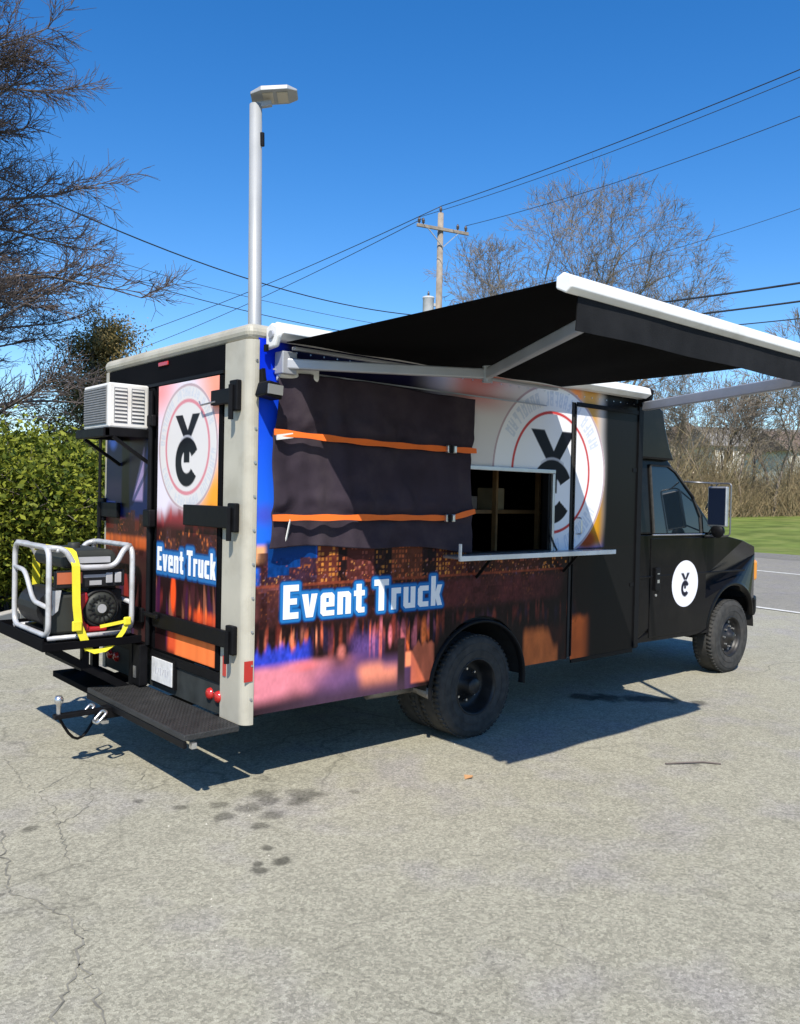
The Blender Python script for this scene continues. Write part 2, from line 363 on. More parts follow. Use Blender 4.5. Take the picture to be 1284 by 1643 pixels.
SIDE_TXT = text_polys(.258, 1.565, 1.0-.005, 1.2)
def paint_side(C, X, Z):
    C[:] = lin((16, 16, 17))
    n = vnoise2(X*3, Z*3, 11); n2 = vnoise2(X*9, Z*6, 12)
    # evening sky: blue at the rear, violet, then peach and white haze round the emblem
    t = ss(1.35, 2.7, Z)[..., None]
    C[:] = np.where((Z > 1.34)[..., None], lin((40, 110, 235))*(1-t)+lin((6, 40, 200))*t, C)
    lay(C, rect(X, Z, .24, 1.75, 2.40, 2.7, .05)*(1-ss(1.3, 1.8, X)), lin((18, 15, 44)))
    lay(C, blob(X, Z, .12, 1.62, .12, .1, .9)*.8, lin((70, 80, 190)))
    lay(C, rect(X, Z, .0, .17, 1.30, 1.44, .02), lin((238, 170, 120)))
    lay(C, ss(1.2, 1.75, X)*ss(1.34, 1.5, Z), lin((205, 200, 200)))
    lay(C, ss(1.5, 1.8, X)*(1-ss(1.85, 2.5, X+.3*n))*ss(2.32, 2.5, Z)*.85, lin((196, 96, 84)))
    lay(C, blob(X, Z, 1.95, 2.66, .35, .16, .8)*.8, lin((190, 80, 40)))
    lay(C, ss(2.5, 2.6, Z)*ss(2.3, 2.6, X)*(1-ss(3.05, 3.15, X))*.7, lin((176, 160, 140)))
    lay(C, blob(X, Z, 3.02, 2.58, .14, .1, .7), lin((240, 150, 90)))
    # dark fade to the cab, with the gold glow just before it
    ed = 3.42+.05*(n-.5)
    lay(C, ss(2.95, 3.15, X)*(1-ss(3.35, 3.5, X))*(1-ss(1.7, 2.1, Z))*ss(1.3, 1.42, Z), lin((196, 138, 30)))
    lay(C, ss(3.05, 3.15, X)*(1-ss(3.25, 3.4, X))*(ss(1.9, 2.4, Z)), lin((200, 150, 80)))
    lay(C, blob(X, Z, 3.2, 1.42, .2, .12, .7), lin((150, 60, 25)))
    lay(C, ss(ed-.1, ed+.05, X), lin((17, 17, 18)))
    # waterfront: blue strip, buildings, lights
    low = 1-ss(1.40, 1.46, Z)*(X > .45)-(1-ss(1.32, 1.36, Z)*0)*0
    low = np.where(X > .5, 1-ss(1.44, 1.5, Z), 1-ss(1.32, 1.36, Z))*(1-(ss(1.34,1.36,Z)*ss(1.80,1.82,X)))
    lay(C, low, lin((38, 20, 20)))
    lay(C, rect(X, Z, 0, .1, 1.2, 1.31), lin((20, 100, 215)))
    lay(C, rect(X, Z, .13, .5, 1.22, 1.46, .02), lin((7, 54, 116)))
    skyline(C, X, Z, 1.12, 1.46, .05, 3.0, 1.0, 21)
    lay(C, low*rect(X, Z, .05, .4, 1.0, 1.2, .03)*.7*n2, lin((150, 84, 84)))
    for k, (xa, xb, zt, cc) in enumerate([(.50, .66, 1.47, (104, 48, 38)), (.66, .73, 1.42, (22, 14, 18)), (.73, .95, 1.47, (82, 38, 36)), (.96, 1.10, 1.44, (20, 14, 20)), (1.10, 1.37, 1.47, (98, 52, 36)), (1.38, 1.50, 1.44, (22, 15, 20)), (1.50, 1.79, 1.40, (78, 36, 34)), (1.84, 2.1, 1.33, (40, 21, 22)), (2.12, 2.6, 1.32, (58, 29, 27)), (2.64, 2.95, 1.31, (30, 18, 20))]):
        b_ = rect(X, Z, xa, xb, 1.2, zt, .004); lay(C, b_*.7, lin(cc))
        gx_ = (X-xa)/.028; gz_ = (Z-1.2)/.033; on = cell2(gx_+k*31, gz_, 71) > (.45 if k in (0, 4, 6) else .7)
        wn = b_*on*(np.abs(gx_-np.floor(gx_)-.5) < .3)*(np.abs(gz_-np.floor(gz_)-.5) < .32)
        lay(C, wn*(.25+.55*cell2(gx_+k*17, gz_, 72)), lin([(214, 138, 62), (190, 96, 58), (150, 84, 74)][k % 3]))
    skyline(C, X, Z, .92, 1.2, .06, 2.9, .5, 31)
    lay(C, rect(X, Z, .0, 2.9, 1.19, 1.205, .004)*.6, lin((150, 70, 45)))
    lay(C, rect(X, Z, 1.4, 2.9, .98, 1.16, .03)*(.25+.5*n2), lin((90, 40, 42)))
    for i in range(20):
        x = rs.uniform(.3, 2.9); z = rs.uniform(1.22, 1.36); s = rs.uniform(.006, .016)
        lay(C, blob(X, Z, x, z, s*1.3, s, 1.0)*.7, lin((215, 140, 80)))
    # reflections in the water
    rz = 1-ss(.93, .99, Z)
    lay(C, rz, lin((34, 20, 20)))
    streaks(C, X, Z, .72, .98, .05, 3.1, 41, [(120, 48, 40), (74, 40, 44), (150, 66, 48), (46, 34, 60)], .85)
    streaks(C, X, Z, .76, .95, .15, .6, 61, [(245, 120, 84), (250, 150, 110)], .95, .022)
    streaks(C, X, Z, .68, .96, .8, 1.55, 66, [(240, 110, 60), (210, 110, 120)], .8, .03)
    lay(C, blob(X, Z, 1.40, .82, .035, .13, .6), lin((244, 120, 62)))
    lay(C, blob(X, Z, 1.1, .82, .025, .1, .7)*.8, lin((225, 120, 130)))
    nn = vnoise1(X*9, 77)*.06
    ed_ = .05*vnoise1(X*70, 78)+.03*vnoise1(X*25, 79)
    lay(C, ss(.66, .74, Z-.03*X)*(1-ss(.735+ed_, .80+ed_, Z-.06*X))*(1-ss(.42, .50, X))*.92, lin((48, 66, 190)))
    lay(C, (1-ss(.67, .74, Z-.03*X-.02*n2))*(1-ss(.4, .95, X+.25*n2+.3*(n-.5)))*ss(.47, .56, Z)*(.72+.28*vnoise2(X*5, Z*22, 14)), lin((238, 142, 156)))
    lay(C, (1-ss(.62, .76, Z+.1*n))*rect(X, Z, .5, 1.25, .3, 1, .15)*.75, lin((118, 84, 132)))
    lay(C, rect(X, Z, .82+.05*n2, 1.18, .49, .61+.06*vnoise1(X*14, 15), .05)*.9, lin((236, 142, 112)))
    lay(C, blob(X, Z, .7, .755, .05, .07, .9)*.8, lin((214, 120, 110)))
    lay(C, rect(X, Z, .78, 1.02, .68, .84, .06)*.55, lin((110, 80, 150)))
    lay(C, blob(X, Z, .42, .70, .16, .05, .9)*.7, lin((240, 120, 120)))
    lay(C, rect(X, Z, 1.235, 1.29, .6, .7, .012), lin((244, 140, 100)))
    lay(C, rect(X, Z, 1.29, 1.5, .48, .70+.07*vnoise1(X*34, 5), .012)*(.55+.45*vnoise2(X*30, Z*7, 5)), lin((228, 118, 84)))
    lay(C, rect(X, Z, 1.17, 1.235, .42, .8, .01), lin((44, 34, 34)))
    lay(C, (1-ss(.46, .57+.05*n2, Z))*(1-ss(1.2, 1.3, X))*ss(-.2, .5, X)*.9, lin((66, 48, 62)))
    lay(C, ss(1.5, 1.56, X)*(1-ss(.72, 1.0, Z))*.9, lin((30, 24, 24)))
    e2 = .03*vnoise1(X*30, 8)
    lay(C, ss(2.42, 2.46, X)*(1-ss(2.84, 2.87, X))*(1-ss(.66+e2, .76+e2, Z+.15*ss(2.72, 2.82, X))), lin((206, 108, 56)))
    lay(C, ss(2.98, 3.0, X)*(1-ss(3.14, 3.3, X))*(1-ss(.74+e2, .82+e2, Z)), lin((210, 98, 44)))
    lay(C, ss(2.42, 2.46, X)*(1-ss(3.2, 3.3, X))*(1-ss(.7, .8, Z))*.35*vnoise2(X*26, Z*9, 44), lin((90, 40, 30)))
    lay(C, ss(2.3, 3.0, X)*rect(X, Z, 2.2, 2.97, .8, 1.2, .05)*.5, lin((20, 19, 20)))
    lay(C, ss(2.9, 3.12, X)*ss(.78, .88, Z)*low*.9, lin((22, 19, 19)))
    lay(C, ss(3.2, 3.36, X)*low, lin((18, 18, 19)))
    fine = .5*vnoise2(X/.012, Z/.02, 201)+.3*vnoise2(X/.03, Z/.06, 202)+.2*vnoise2(X/.09, Z/.12, 203)
    amp = np.where(Z < .74, .25, 1.05); C *= np.where((Z < 1.36) & (X < 3.1), 1+amp*(fine-.5), 1.0)[..., None]
    for i in range(200):
        x = rs.uniform(.1, 2.9); z = 1.2+abs(rs.normal())*.06; q = rs.uniform(.003, .008)
        if z < 1.36: lay(C, blob(X, Z, x, z, q, q, 1.0)*.8, lin([(240, 170, 90), (220, 110, 60), (190, 140, 150)][i % 3]))
    low_keep = C[Z < 1.335].copy(); paint_logo(C, X, Z, 2.735, 1.955, .470, .69); C[Z < 1.335] = low_keep
    paint_halo(C, X, Z, SIDE_TXT, .029, ((14, 52, 104), (36, 112, 178)))

YD0, YD1 = .31, 1.14   # right door print
REAR_TXT = text_polys(.33, 1.135, 1.215, 1.375)   # in mirrored coordinate
def paint_rear_right(C, Y, Z):
    X = (YD0+YD1)-Y           # left-to-right as seen from behind
    xs = X
    t = ss(1.6, 2.46, Z)
    C[:] = lin((222, 214, 226))
    lay(C, blob(X, Z, .3, 2.45, .4, .3, .9), lin((242, 150, 150)))
    lay(C, ss(.8, 1.15, X+.25*(Z-2.2))*ss(2.0, 2.3, Z), lin((255, 158, 132)))
    lay(C, ss(.75, 1.1, X-.5*(Z-1.75))*(1-ss(1.75, 2.1, Z)), lin((248, 160, 50)))
    lay(C, 1-ss(1.58, 1.72, Z+.08*vnoise1(X*12, 3)), lin((140, 52, 60)))
    lay(C, 1-ss(1.48, 1.6, Z), lin((52, 22, 24)))
    skyline(C, X, Z, 1.2, 1.6, .2, 1.5, 1.0, 81)
    streaks(C, X, Z, 1.45, 1.68, .3, 1.14, 85, [(170, 60, 60), (120, 40, 44)], .8, .04)
    for i in range(18):
        lay(C, blob(X, Z, rs.uniform(.32, 1.12), rs.uniform(1.38, 1.52), .014, .02, 1.0)*.8, lin((206, 110, 56)))
    lay(C, 1-ss(1.19, 1.24, Z), lin((34, 16, 18)))
    streaks(C, X, Z, .66, 1.22, .25, 1.2, 91, [(110, 36, 36), (70, 34, 40), (150, 90, 70), (60, 24, 60)], .85, .04)
    lay(C, blob(X, Z, .57, 1.08, .05, .16, .5), lin((246, 84, 34)))
    streaks(C, X, Z, .93, 1.06, .78, 1.12, 97, [(250, 120, 60), (246, 90, 40)], 1.0, .03)
    lay(C, rect(X, Z, .86, 1.14, .93, 1.0, .03)*(.4+.6*vnoise1(X*38, 6)), lin((226, 80, 40)))
    lay(C, rect(X, Z, .6, 1.14, .68, .83, .02)*(.7+.3*vnoise1(X*22, 9)), lin((250, 128, 66)))
    lay(C, rect(X, Z, .5, .62, .7, .83, .03)*.8, lin((240, 90, 50)))
    paint_logo(C, X, Z, .73, 2.03, .295, .405, sx=1.0, faint=True, ring_col=(205, 130, 140), txt=(150, 172, 200))
    paint_halo(C, X, Z, REAR_TXT, .038, ((16, 54, 104), (40, 104, 164)))
def paint_rear_left(C, Y, Z):
    X = 2.1-Y
    C[:] = lin((10, 26, 72))
    lay(C, blob(X, Z, .2, 2.1, .1, .08, .8), lin((90, 130, 220)))
    lay(C, rect(X, Z, .05, .4, 1.68, 1.82, .05)*.8, lin((66, 54, 84)))
    lay(C, rect(X, Z, .36, .5, 1.62, 2.2, .02), lin((22, 16, 12)))
    lay(C, rect(X, Z, .5, .75, 1.75, 2.15, .05)*.8, lin((56, 42, 50)))
    tri = poly_sd(X, Z, [(.56, 1.68), (.72, 1.68), (.74, 2.04)])
    lay(C, 1-ss(-.01, .02, tri), lin((140, 124, 166)))
    lay(C, rect(X, Z, .08, .25, 1.6, 1.66, .015), lin((90, 110, 190)))
    lay(C, 1-ss(1.52, 1.58, Z), lin((86, 34, 28)))
    skyline(C, X, Z, 1.3, 1.62, .0, 1.3, 1.0, 121)
    lay(C, rect(X, Z, .0, .9, 1.34, 1.42, .02)*(.5+.5*vnoise1(X*30, 4)), lin((200, 96, 44)))
    lay(C, 1-ss(1.27, 1.31, Z), lin((58, 30, 30)))
    streaks(C, X, Z, .7, 1.3, 0, .9, 131, [(150, 44, 40), (88, 40, 44), (60, 30, 70)], .9, .05)

# ================================================================ SETTING
def flat_poly(name, pts, z, m, kind='structure', sub=0):
    me = bpy.data.meshes.new(name); me.from_pydata([(x, y, z) for x, y in pts], [], [tuple(range(len(pts)))]); me.update()
    o = link(name, me, m); o['kind'] = kind; return o

def asphalt(name, base, spots=(), cracks=True, dark=1.0):
    m = bpy.data.materials.new(name); m.use_nodes = True
    n = m.node_tree.nodes; L = m.node_tree.links; b = n['Principled BSDF']; b.inputs['Roughness'].default_value = .9; b.inputs['Specular IOR Level'].default_value = .25
    tc = n.new('ShaderNodeTexCoord'); P = tc.outputs['Object']
    def noise(s, d=4, r=.6):
        k = n.new('ShaderNodeTexNoise'); k.inputs['Scale'].default_value = s; k.inputs['Detail'].default_value = d; k.inputs['Roughness'].default_value = r; L.new(P, k.inputs['Vector']); return k.outputs[0]
    def mrange(v, a, bb, c, d):
        k = n.new('ShaderNodeMapRange'); k.inputs[1].default_value = a; k.inputs[2].default_value = bb; k.inputs[3].default_value = c; k.inputs[4].default_value = d; L.new(v, k.inputs[0]); return k.outputs[0]
    def mul(a, bb):
        k = n.new('ShaderNodeMath'); k.operation = 'MULTIPLY'; L.new(a, k.inputs[0]); L.new(bb, k.inputs[1]); return k.outputs[0]
    v = n.new('ShaderNodeTexVoronoi'); v.inputs['Scale'].default_value = 85; L.new(P, v.inputs['Vector'])
    sep = n.new('ShaderNodeSeparateColor'); L.new(v.outputs['Color'], sep.inputs[0])
    stone = mrange(sep.outputs[0], 0, 1, .72, 1.24)
    v2 = n.new('ShaderNodeTexVoronoi'); v2.inputs['Scale'].default_value = 34; L.new(P, v2.inputs['Vector'])
    sep2 = n.new('ShaderNodeSeparateColor'); L.new(v2.outputs['Color'], sep2.inputs[0])
    stone2 = mrange(sep2.outputs[0], 0, 1, .93, 1.06)
    big = mrange(noise(.55, 5), .3, .7, .93, 1.06); mid = mrange(noise(5, 6, .7), .3, .7, .90, 1.09)
    fine = mrange(noise(190, 2), .3, .7, .72, 1.24)
    f = mul(mul(mul(stone, stone2), mul(big, mid)), fine)
    if cracks:
        wv = n.new('ShaderNodeTexNoise'); wv.inputs['Scale'].default_value = 1.3; wv.inputs['Detail'].default_value = 6; L.new(P, wv.inputs['Vector'])
        vm = n.new('ShaderNodeVectorMath'); vm.operation = 'SCALE'; vm.inputs['Scale'].default_value = .75; L.new(wv.outputs['Color'], vm.inputs[0])
        va = n.new('ShaderNodeVectorMath'); va.operation = 'ADD'; L.new(P, va.inputs[0]); L.new(vm.outputs[0], va.inputs[1])
        for sc, wdt, lo, msk in ((.62, .012, .66, 1.1), (1.7, .012, .8, 2.0)):
            vc = n.new('ShaderNodeTexVoronoi'); vc.feature = 'DISTANCE_TO_EDGE'; vc.inputs['Scale'].default_value = sc; L.new(va.outputs[0], vc.inputs['Vector'])
            cr = mrange(vc.outputs['Distance'], 0, wdt*sc**.5, lo, 1.0)
            mk = mrange(noise(.33*msk, 2), .44, .56, 0, 1)
            mm = n.new('ShaderNodeMix'); mm.data_type = 'FLOAT'; L.new(mk, mm.inputs[0]); L.new(cr, mm.inputs[2]); mm.inputs[3].default_value = 1.0
            f = mul(f, mm.outputs[0])
    for (x, y, r, amt) in spots:
        vs = n.new('ShaderNodeVectorMath'); vs.operation = 'SUBTRACT'; vs.inputs[1].default_value = (x, y, 0); 
        wz = n.new('ShaderNodeTexNoise'); wz.inputs['Scale'].default_value = 9; wz.inputs['Detail'].default_value = 4; L.new(P, wz.inputs['Vector'])
        ws = n.new('ShaderNodeVectorMath'); ws.operation = 'MULTIPLY_ADD'; ws.inputs[1].default_value = (r*1.6, r*1.6, 0); ws.inputs[2].default_value = (-r*.8, -r*.8, 0); L.new(wz.outputs['Color'], ws.inputs[0])
        wa = n.new('ShaderNodeVectorMath'); wa.operation = 'ADD'; L.new(P, wa.inputs[0]); L.new(ws.outputs[0], wa.inputs[1])
        L.new(wa.outputs[0], vs.inputs[0])
        ln = n.new('ShaderNodeVectorMath'); ln.operation = 'LENGTH'; L.new(vs.outputs[0], ln.inputs[0])
        f = mul(f, mrange(ln.outputs['Value'], r*.55, r*1.05, 1-amt, 1.0))
    hue = n.new('ShaderNodeMix'); hue.data_type = 'RGBA'; hue.inputs[6].default_value = base+(1,); hue.inputs[7].default_value = (base[0]*.96, base[1]*.95, base[2]*1.08, 1)
    L.new(mrange(noise(1.4, 3), .5, .68, 0, 1), hue.inputs[0])
    mx = n.new('ShaderNodeMix'); mx.data_type = 'RGBA'; mx.blend_type = 'MULTIPLY'; mx.inputs[0].default_value = 1
    L.new(hue.outputs[2], mx.inputs[6]); L.new(f, mx.inputs[7]); L.new(mx.outputs[2], b.inputs['Base Color'])
    bp = n.new('ShaderNodeBump'); bp.inputs['Strength'].default_value = .55; bp.inputs['Distance'].default_value = .006
    L.new(f, bp.inputs['Height']); L.new(bp.outputs[0], b.inputs['Normal'])
    return m
SP = [(.12, -.05, .09, .5), (.30, -.21, .12, .55), (.08, -.17, .08, .5), (.20, -.28, .08, .45), (-.07, -.19, .09, .45), (-.24, -.23, .07, .5), (-.18, -.06, .06, .45), (-.02, -.36, .08, .5), (-.36, .04, .05, .5), (-.27, -.71, .05, .65), (-.30, -.88, .055, .65), (-.43, -.91, .055, .65),
      (-.40, -.84, .035, .6), (-.5, .27, .04, .5), (-1.1, .23, .05, .5), (-.16, -.45, .06, .5), (-1.43, -.42, .03, .5), (2.67, -1.34, .03, .4), (.55, -.35, .04, .4),
      (3.62, .30, .16, .75), (3.78, .16, .17, .75), (3.98, -.04, .17, .75), (4.13, -.2, .14, .75), (4.28, -.42, .09, .6)]
m_lot = asphalt('old_asphalt', (.335, .318, .246), SP)
m_road = asphalt('road_asphalt', (.25, .235, .20), (), True)
m_line = mat('road_paint', (.62, .61, .56), .7, vary=.2, vscale=8, dirt=(.35, .34, .31), dscale=6)
m_soil = mat('leaf_litter_soil', (.13, .1, .06), .95, vary=.4, vscale=5, bump=.5, bscale=25)
m_grass = mat('verge_grass', (.125, .165, .038), .95, spec=.1, vary=.35, vscale=.8, dirt=(.2, .2, .07), dscale=.4, bump=.5, bscale=14)
m_conc = mat('kerb_concrete', (.42, .4, .36), .85, vary=.15, vscale=6, bump=.2)
UR = Vector((.15, .9887)); NR = Vector((.9887, -.15))
def rp(n_, t): v = NR*n_+UR*t; return (v.x, v.y)
def strip(name, n0, n1, t0, t1, z, m): return flat_poly(name, [rp(n0, t0), rp(n1, t0), rp(n1, t1), rp(n0, t1)], z, m)
# ground to the horizon, swelling gently into a low bank beyond the road
nx = 120; gx = np.linspace(-1, 1, nx+1); g = np.sign(gx)*(np.abs(gx)**2.2)*900
GX, GY = np.meshgrid(g, g, indexing='ij')
nn_ = GX*NR.x+GY*NR.y
GZ = np.where(nn_ > 27, np.minimum((nn_-27)*.045, 2.6), 0)-.004
ii, jj = np.meshgrid(np.arange(nx), np.arange(nx), indexing='ij'); W_ = nx+1
me = raw_mesh('ground', np.stack([GX, GY, GZ], -1), np.stack([ii*W_+jj, (ii+1)*W_+jj, (ii+1)*W_+jj+1, ii*W_+jj+1], -1).reshape(-1, 4))
o = link('ground', me, m_grass); o['kind'] = 'structure'
L0 = 10.72
V = []; F = []
ys_ = list(np.linspace(-60, 22.5, 56))
for k, y in enumerate(ys_):
    x1 = (L0+.15*y)/.9887; x0 = max(-36, y-6.6)
    for q in range(13): V.append((x0+(x1-x0)*q/12, y, 0))
F = [(k*13+q, k*13+q+1, k*13+14+q, k*13+13+q) for k in range(55) for q in range(12)]
me = bpy.data.meshes.new('parking_lot'); me.from_pydata(V, [], F); me.update()
o = link('parking_lot', me, m_lot); o['kind'] = 'structure'
flat_poly('soil_bed', [(-34, -27.2), (15.2, 21.8), (9, 30), (-44, -20)], .002, m_soil)
strip('road', L0, 26.4, -120, 300, .004, m_road)
strip('shoulder_path', 26.4, 28.2, -120, 300, .006, mat('pale_shoulder', (.36, .33, .27), .9, vary=.15, vscale=3))
strip('edge_line', L0+.02, L0+.16, -120, 300, .010, m_line)
strip('edge_line', 17.6, 17.78, -120, 300, .010, m_line)
strip('worn_lane', 22.4, 26.39, -120, 300, .008, asphalt('worn_lane', (.19, .18, .155), (), False))
CR = [[(-1.232, 0.28), (-1.342, -0.217), (-1.378, -0.434), (-1.318, -0.573), (-1.273, -0.779), (-1.285, -0.986), (-1.357, -1.152), (-1.372, -1.342), (-1.42, -1.551), (-1.45, -2.2)],
 [(-1.357, -1.152), (-1.462, -1.294), (-1.549, -1.459), (-1.6, -1.9)], [(-1.242, -0.867), (-1.229, -1.031), (-1.213, -1.084)],
 [(-1.101, -0.366), (-1.014, 0.012), (-0.911, 0.407), (-0.914, 0.709), (-0.897, 1.17), (-0.845, 1.683)], [(-0.984, 0.19), (-0.773, 0.323), (-0.62, 0.654), (-0.488, 1.088)],
 [(-0.904, 0.74), (-0.664, 0.922), (-0.361, 1.103)], [(-0.42, 0.527), (-0.243, 0.749), (-0.16, 0.888)], [(4.287, -0.758), (4.347, -1.049), (4.495, -1.206)], [(-.6, 4.2), (-.43, 3.18), (-.24, 2.84), (.08, 3.03)]]
m_crack = mat('crack_grit', (.2, .19, .155), .95, vary=.45, vscale=12)
for ci, pl in enumerate(CR):
    rg = np.random.RandomState(ci); pts = [Vector((a, b_, 0)) for a, b_ in pl]; dn = []
    for a, b_ in zip(pts, pts[1:]):
        n_ = max(3, int((b_-a).length/.03))
        for k in range(n_): q = a.lerp(b_, k/n_); dn.append(q+Vector((rg.normal()*.010, rg.normal()*.010, 0)))
    wd = .013 if ci < 2 else .006; V = []
    for k, q in enumerate(dn):
        d = (dn[min(k+1, len(dn)-1)]-dn[max(k-1, 0)]).normalized(); sd_ = Vector((-d.y, d.x, 0)); ww = wd*rg.uniform(.25, 1.0)*min(1, (len(dn)-k)/10)
        V += [q-sd_*ww*.5+Vector((0, 0, .003)), q+sd_*ww*.5+Vector((0, 0, .003))]
    o = MB().add(V, [(2*k, 2*k+1, 2*k+3, 2*k+2) for k in range(len(dn)-1)]).build('crack', m_crack); o['kind'] = 'structure'
kb = MB()
for k in range(26):
    a = Vector((-30+k*1.72, -23.4+k*1.72, .06)); b = a+Vector((1.70, 1.70, 0)); kb.bar(a, b, .15, .13)
o = kb.build('kerb', m_conc, bevel=.015); o['kind'] = 'structure'
# grass tufts on the bank and along the soil bed
def leaf_cloud(P, size, rng, up=.3, aspect=1.6):
    N = len(P); d = rng.normal(size=(N, 3)); d /= np.linalg.norm(d, axis=1)[:, None]
    e = np.cross(d, rng.normal(size=(N, 3))); e /= np.linalg.norm(e, axis=1)[:, None]
    s = size*(.55+1.0*rng.rand(N)**1.7)[:, None]
    a = e*s*.5*aspect; b = np.cross(d, e)*s*.5
    V = np.stack([P-a, P-b*.9+a*.1, P+a, P+b*.9+a*.1], 1).reshape(-1, 3)
    return V, np.arange(4*N).reshape(-1, 4)
# ---------------------------------------------------------------- trees
def seg_mesh(name, S, n=3):
    """S: array of (p0, p1, r0, r1) rows -> one mesh of little prisms"""
    S = np.asarray(S, float); p0 = S[:, :3]; p1 = S[:, 3:6]; r0 = S[:, 6]; r1 = S[:, 7]
    d = p1-p0; d /= (np.linalg.norm(d, axis=1)[:, None]+1e-9)
    h = np.where(np.abs(d[:, 2:3]) > .9, np.array([[1., 0, 0]]), np.array([[0, 0, 1.]]))
    u = np.cross(d, h); u /= np.linalg.norm(u, axis=1)[:, None]; v = np.cross(d, u)
    ring = []
    for p, r in ((p0, r0), (p1, r1)):
        for k in range(n):
            a = 2*math.pi*k/n; ring.append(p+(u*math.cos(a)+v*math.sin(a))*r[:, None])
    V = np.stack(ring, 1).reshape(-1, 3)
    B = np.arange(len(S))[:, None]*2*n
    F = np.concatenate([np.stack([B[:, 0]+k, B[:, 0]+(k+1) % n, B[:, 0]+n+(k+1) % n, B[:, 0]+n+k], 1) for k in range(n)])
    return raw_mesh(name, V, F)
def grow(rng, p, d, L, r, nseg, wander, trop, out, taper=.75):
    """polyline branch; returns list of (pos, dir, frac)"""
    p = np.array(p, float); d = np.array(d, float); nodes = []
    for i in range(nseg):
        d = d+rng.normal(size=3)*wander; d[2] += trop; d /= np.linalg.norm(d)
        q = p+d*L/nseg; ra = r*(1-taper*i/nseg); rb = r*(1-taper*(i+1)/nseg)
        out.append(np.concatenate([p, q, [ra, rb]])); p = q; nodes.append((q.copy(), d.copy(), (i+1)/nseg))
    return nodes
def side_dir(rng, d, ang):
    a = rng.normal(size=3); a -= d*(a@d); a /= np.linalg.norm(a); return d*math.cos(ang)+a*math.sin(ang)
def vase_tree(seed, H, levels=6, spread=.5, r0=.28, fork=.22, twig=.007):
    rng = np.random.RandomState(seed); big = []; fine = []
    def rec(p, d, L, r, lv):
        o = big if lv < 3 else fine
        nodes = grow(rng, p, d, L, r, 3 if lv < 4 else 2, .10+.03*lv, .04, o, .38)
        if lv >= levels: return
        k = 2 if rng.rand() < .45 else 3
        for j in range(k):
            rec(nodes[-1][0], side_dir(rng, nodes[-1][1], spread*rng.uniform(.45, 1.15)), L*rng.uniform(.66, .84), max(r*.62*rng.uniform(.75, 1.0), twig), lv+1)
        if lv >= 1:
            for q, dd, f in nodes[:-1]:
                if rng.rand() < .95: rec(q, side_dir(rng, dd, rng.uniform(.5, .95)), L*rng.uniform(.45, .62), max(r*.4, twig), min(lv+2, levels))
    rec((0, 0, -.1), (0, 0, 1), H*fork, r0, 0)
    print('tree', len(big), len(fine))
    return seg_mesh('trunk', big, 7), seg_mesh('crown', fine, 3)
def plant_tree(name, label, meshes, loc, m1, m2, group, rot=0, sc=1.0):
    t = thing(name, label, 'tree', loc, group)
    for nm, me, mm in (('trunk', meshes[0], m1), ('crown', meshes[1], m2)):
        if not me.materials: me.materials.append(mm)
        o = bpy.data.objects.new(nm, me); COL.objects.link(o); o.parent = t
    t.rotation_euler = (0, 0, rot); t.scale = (sc, sc, sc)
    return t
def at(px, depth, z=0.0):
    """a spot on the ground plane that lies in the given picture column at the given distance"""
    v = CAM_P+fw*depth+rt*((px-642)/FPX*depth); return (v.x, v.y, z)
gtree = 'bare trees beyond the road'
bigA = vase_tree(14, 22, 8, .38, .36, .25, .0115)
plant_tree('bare_tree', 'tall bare spreading tree rising behind the tip of the awning', bigA, at(945, 52), M['bark_grey'], M['twig_tan'], gtree, .6, .98)
bigB = vase_tree(27, 18, 8, .33, .26, .25, .0105)
plant_tree('bare_tree', 'smaller bare upright tree just right of the wooden utility pole', bigB, at(800, 52), M['bark_grey'], M['twig_tan'], gtree, 0, 1.2)
# thicket on the far side of the road
o_ = ['first', 'second', 'third', 'fourth', 'fifth', 'sixth', 'seventh', 'eighth', 'ninth', 'tenth', 'eleventh']
tl_ = [f'{q} thin bare tree to the right of the truck cab, front row of the thicket' for q in o_]+['back row thin tree of the thicket, close to the tan gabled house', 'back row thin tree of the thicket, before the long cream building']
small = [vase_tree(40+i, 11+i*1.4, 6, .45, .12, .25, .016) for i in range(3)]
for i, (px, dp, s) in enumerate([(1075, 58, 1.0), (1110, 64, 1.05), (1132, 57, .95), (1165, 60, 1.1), (1190, 56, .8), (1204, 62, 1.15), (1228, 60, 1.1), (1242, 55, 1.0), (1262, 58, 1.2), (1290, 56, 1.1), (1325, 60, 1.0), (1095, 75, 1.2), (1215, 78, 1.25)]):
    xy = at(px, dp); nq = xy[0]*NR.x+xy[1]*NR.y
    plant_tree('thin_tree', tl_[i], small[i % 3], (xy[0], xy[1], min((nq-27)*.045, 2.6)), M['bark_grey'], M['twig_tan'], 'thin bare trees in the thicket', i*1.3, s)
# brush: one tangled mass of dry stems
rng = np.random.RandomState(8); S = []
for i in range(7500):
    px = rng.uniform(1030, 1340); dp = rng.uniform(54, 72); x, y, _ = at(px, dp); nq = x*NR.x+y*NR.y; z0 = min((nq-27)*.045, 2.6)
    hh = rng.gamma(3, 1.15)*(.85+.35*math.sin(px*.05)+.2*math.sin(px*.13))*(.62 if px > 1155 else 1.0); d = rng.normal(size=3)*.35; d[2] = 1
    grow(rng, (x, y, z0), d/np.linalg.norm(d), min(hh+.6, 7.5), .02, 4, .22, .0, S, .6)
o = link('dry_brush', seg_mesh('dry_brush', S, 3), M['brush_tan']); o['kind'] = 'stuff'

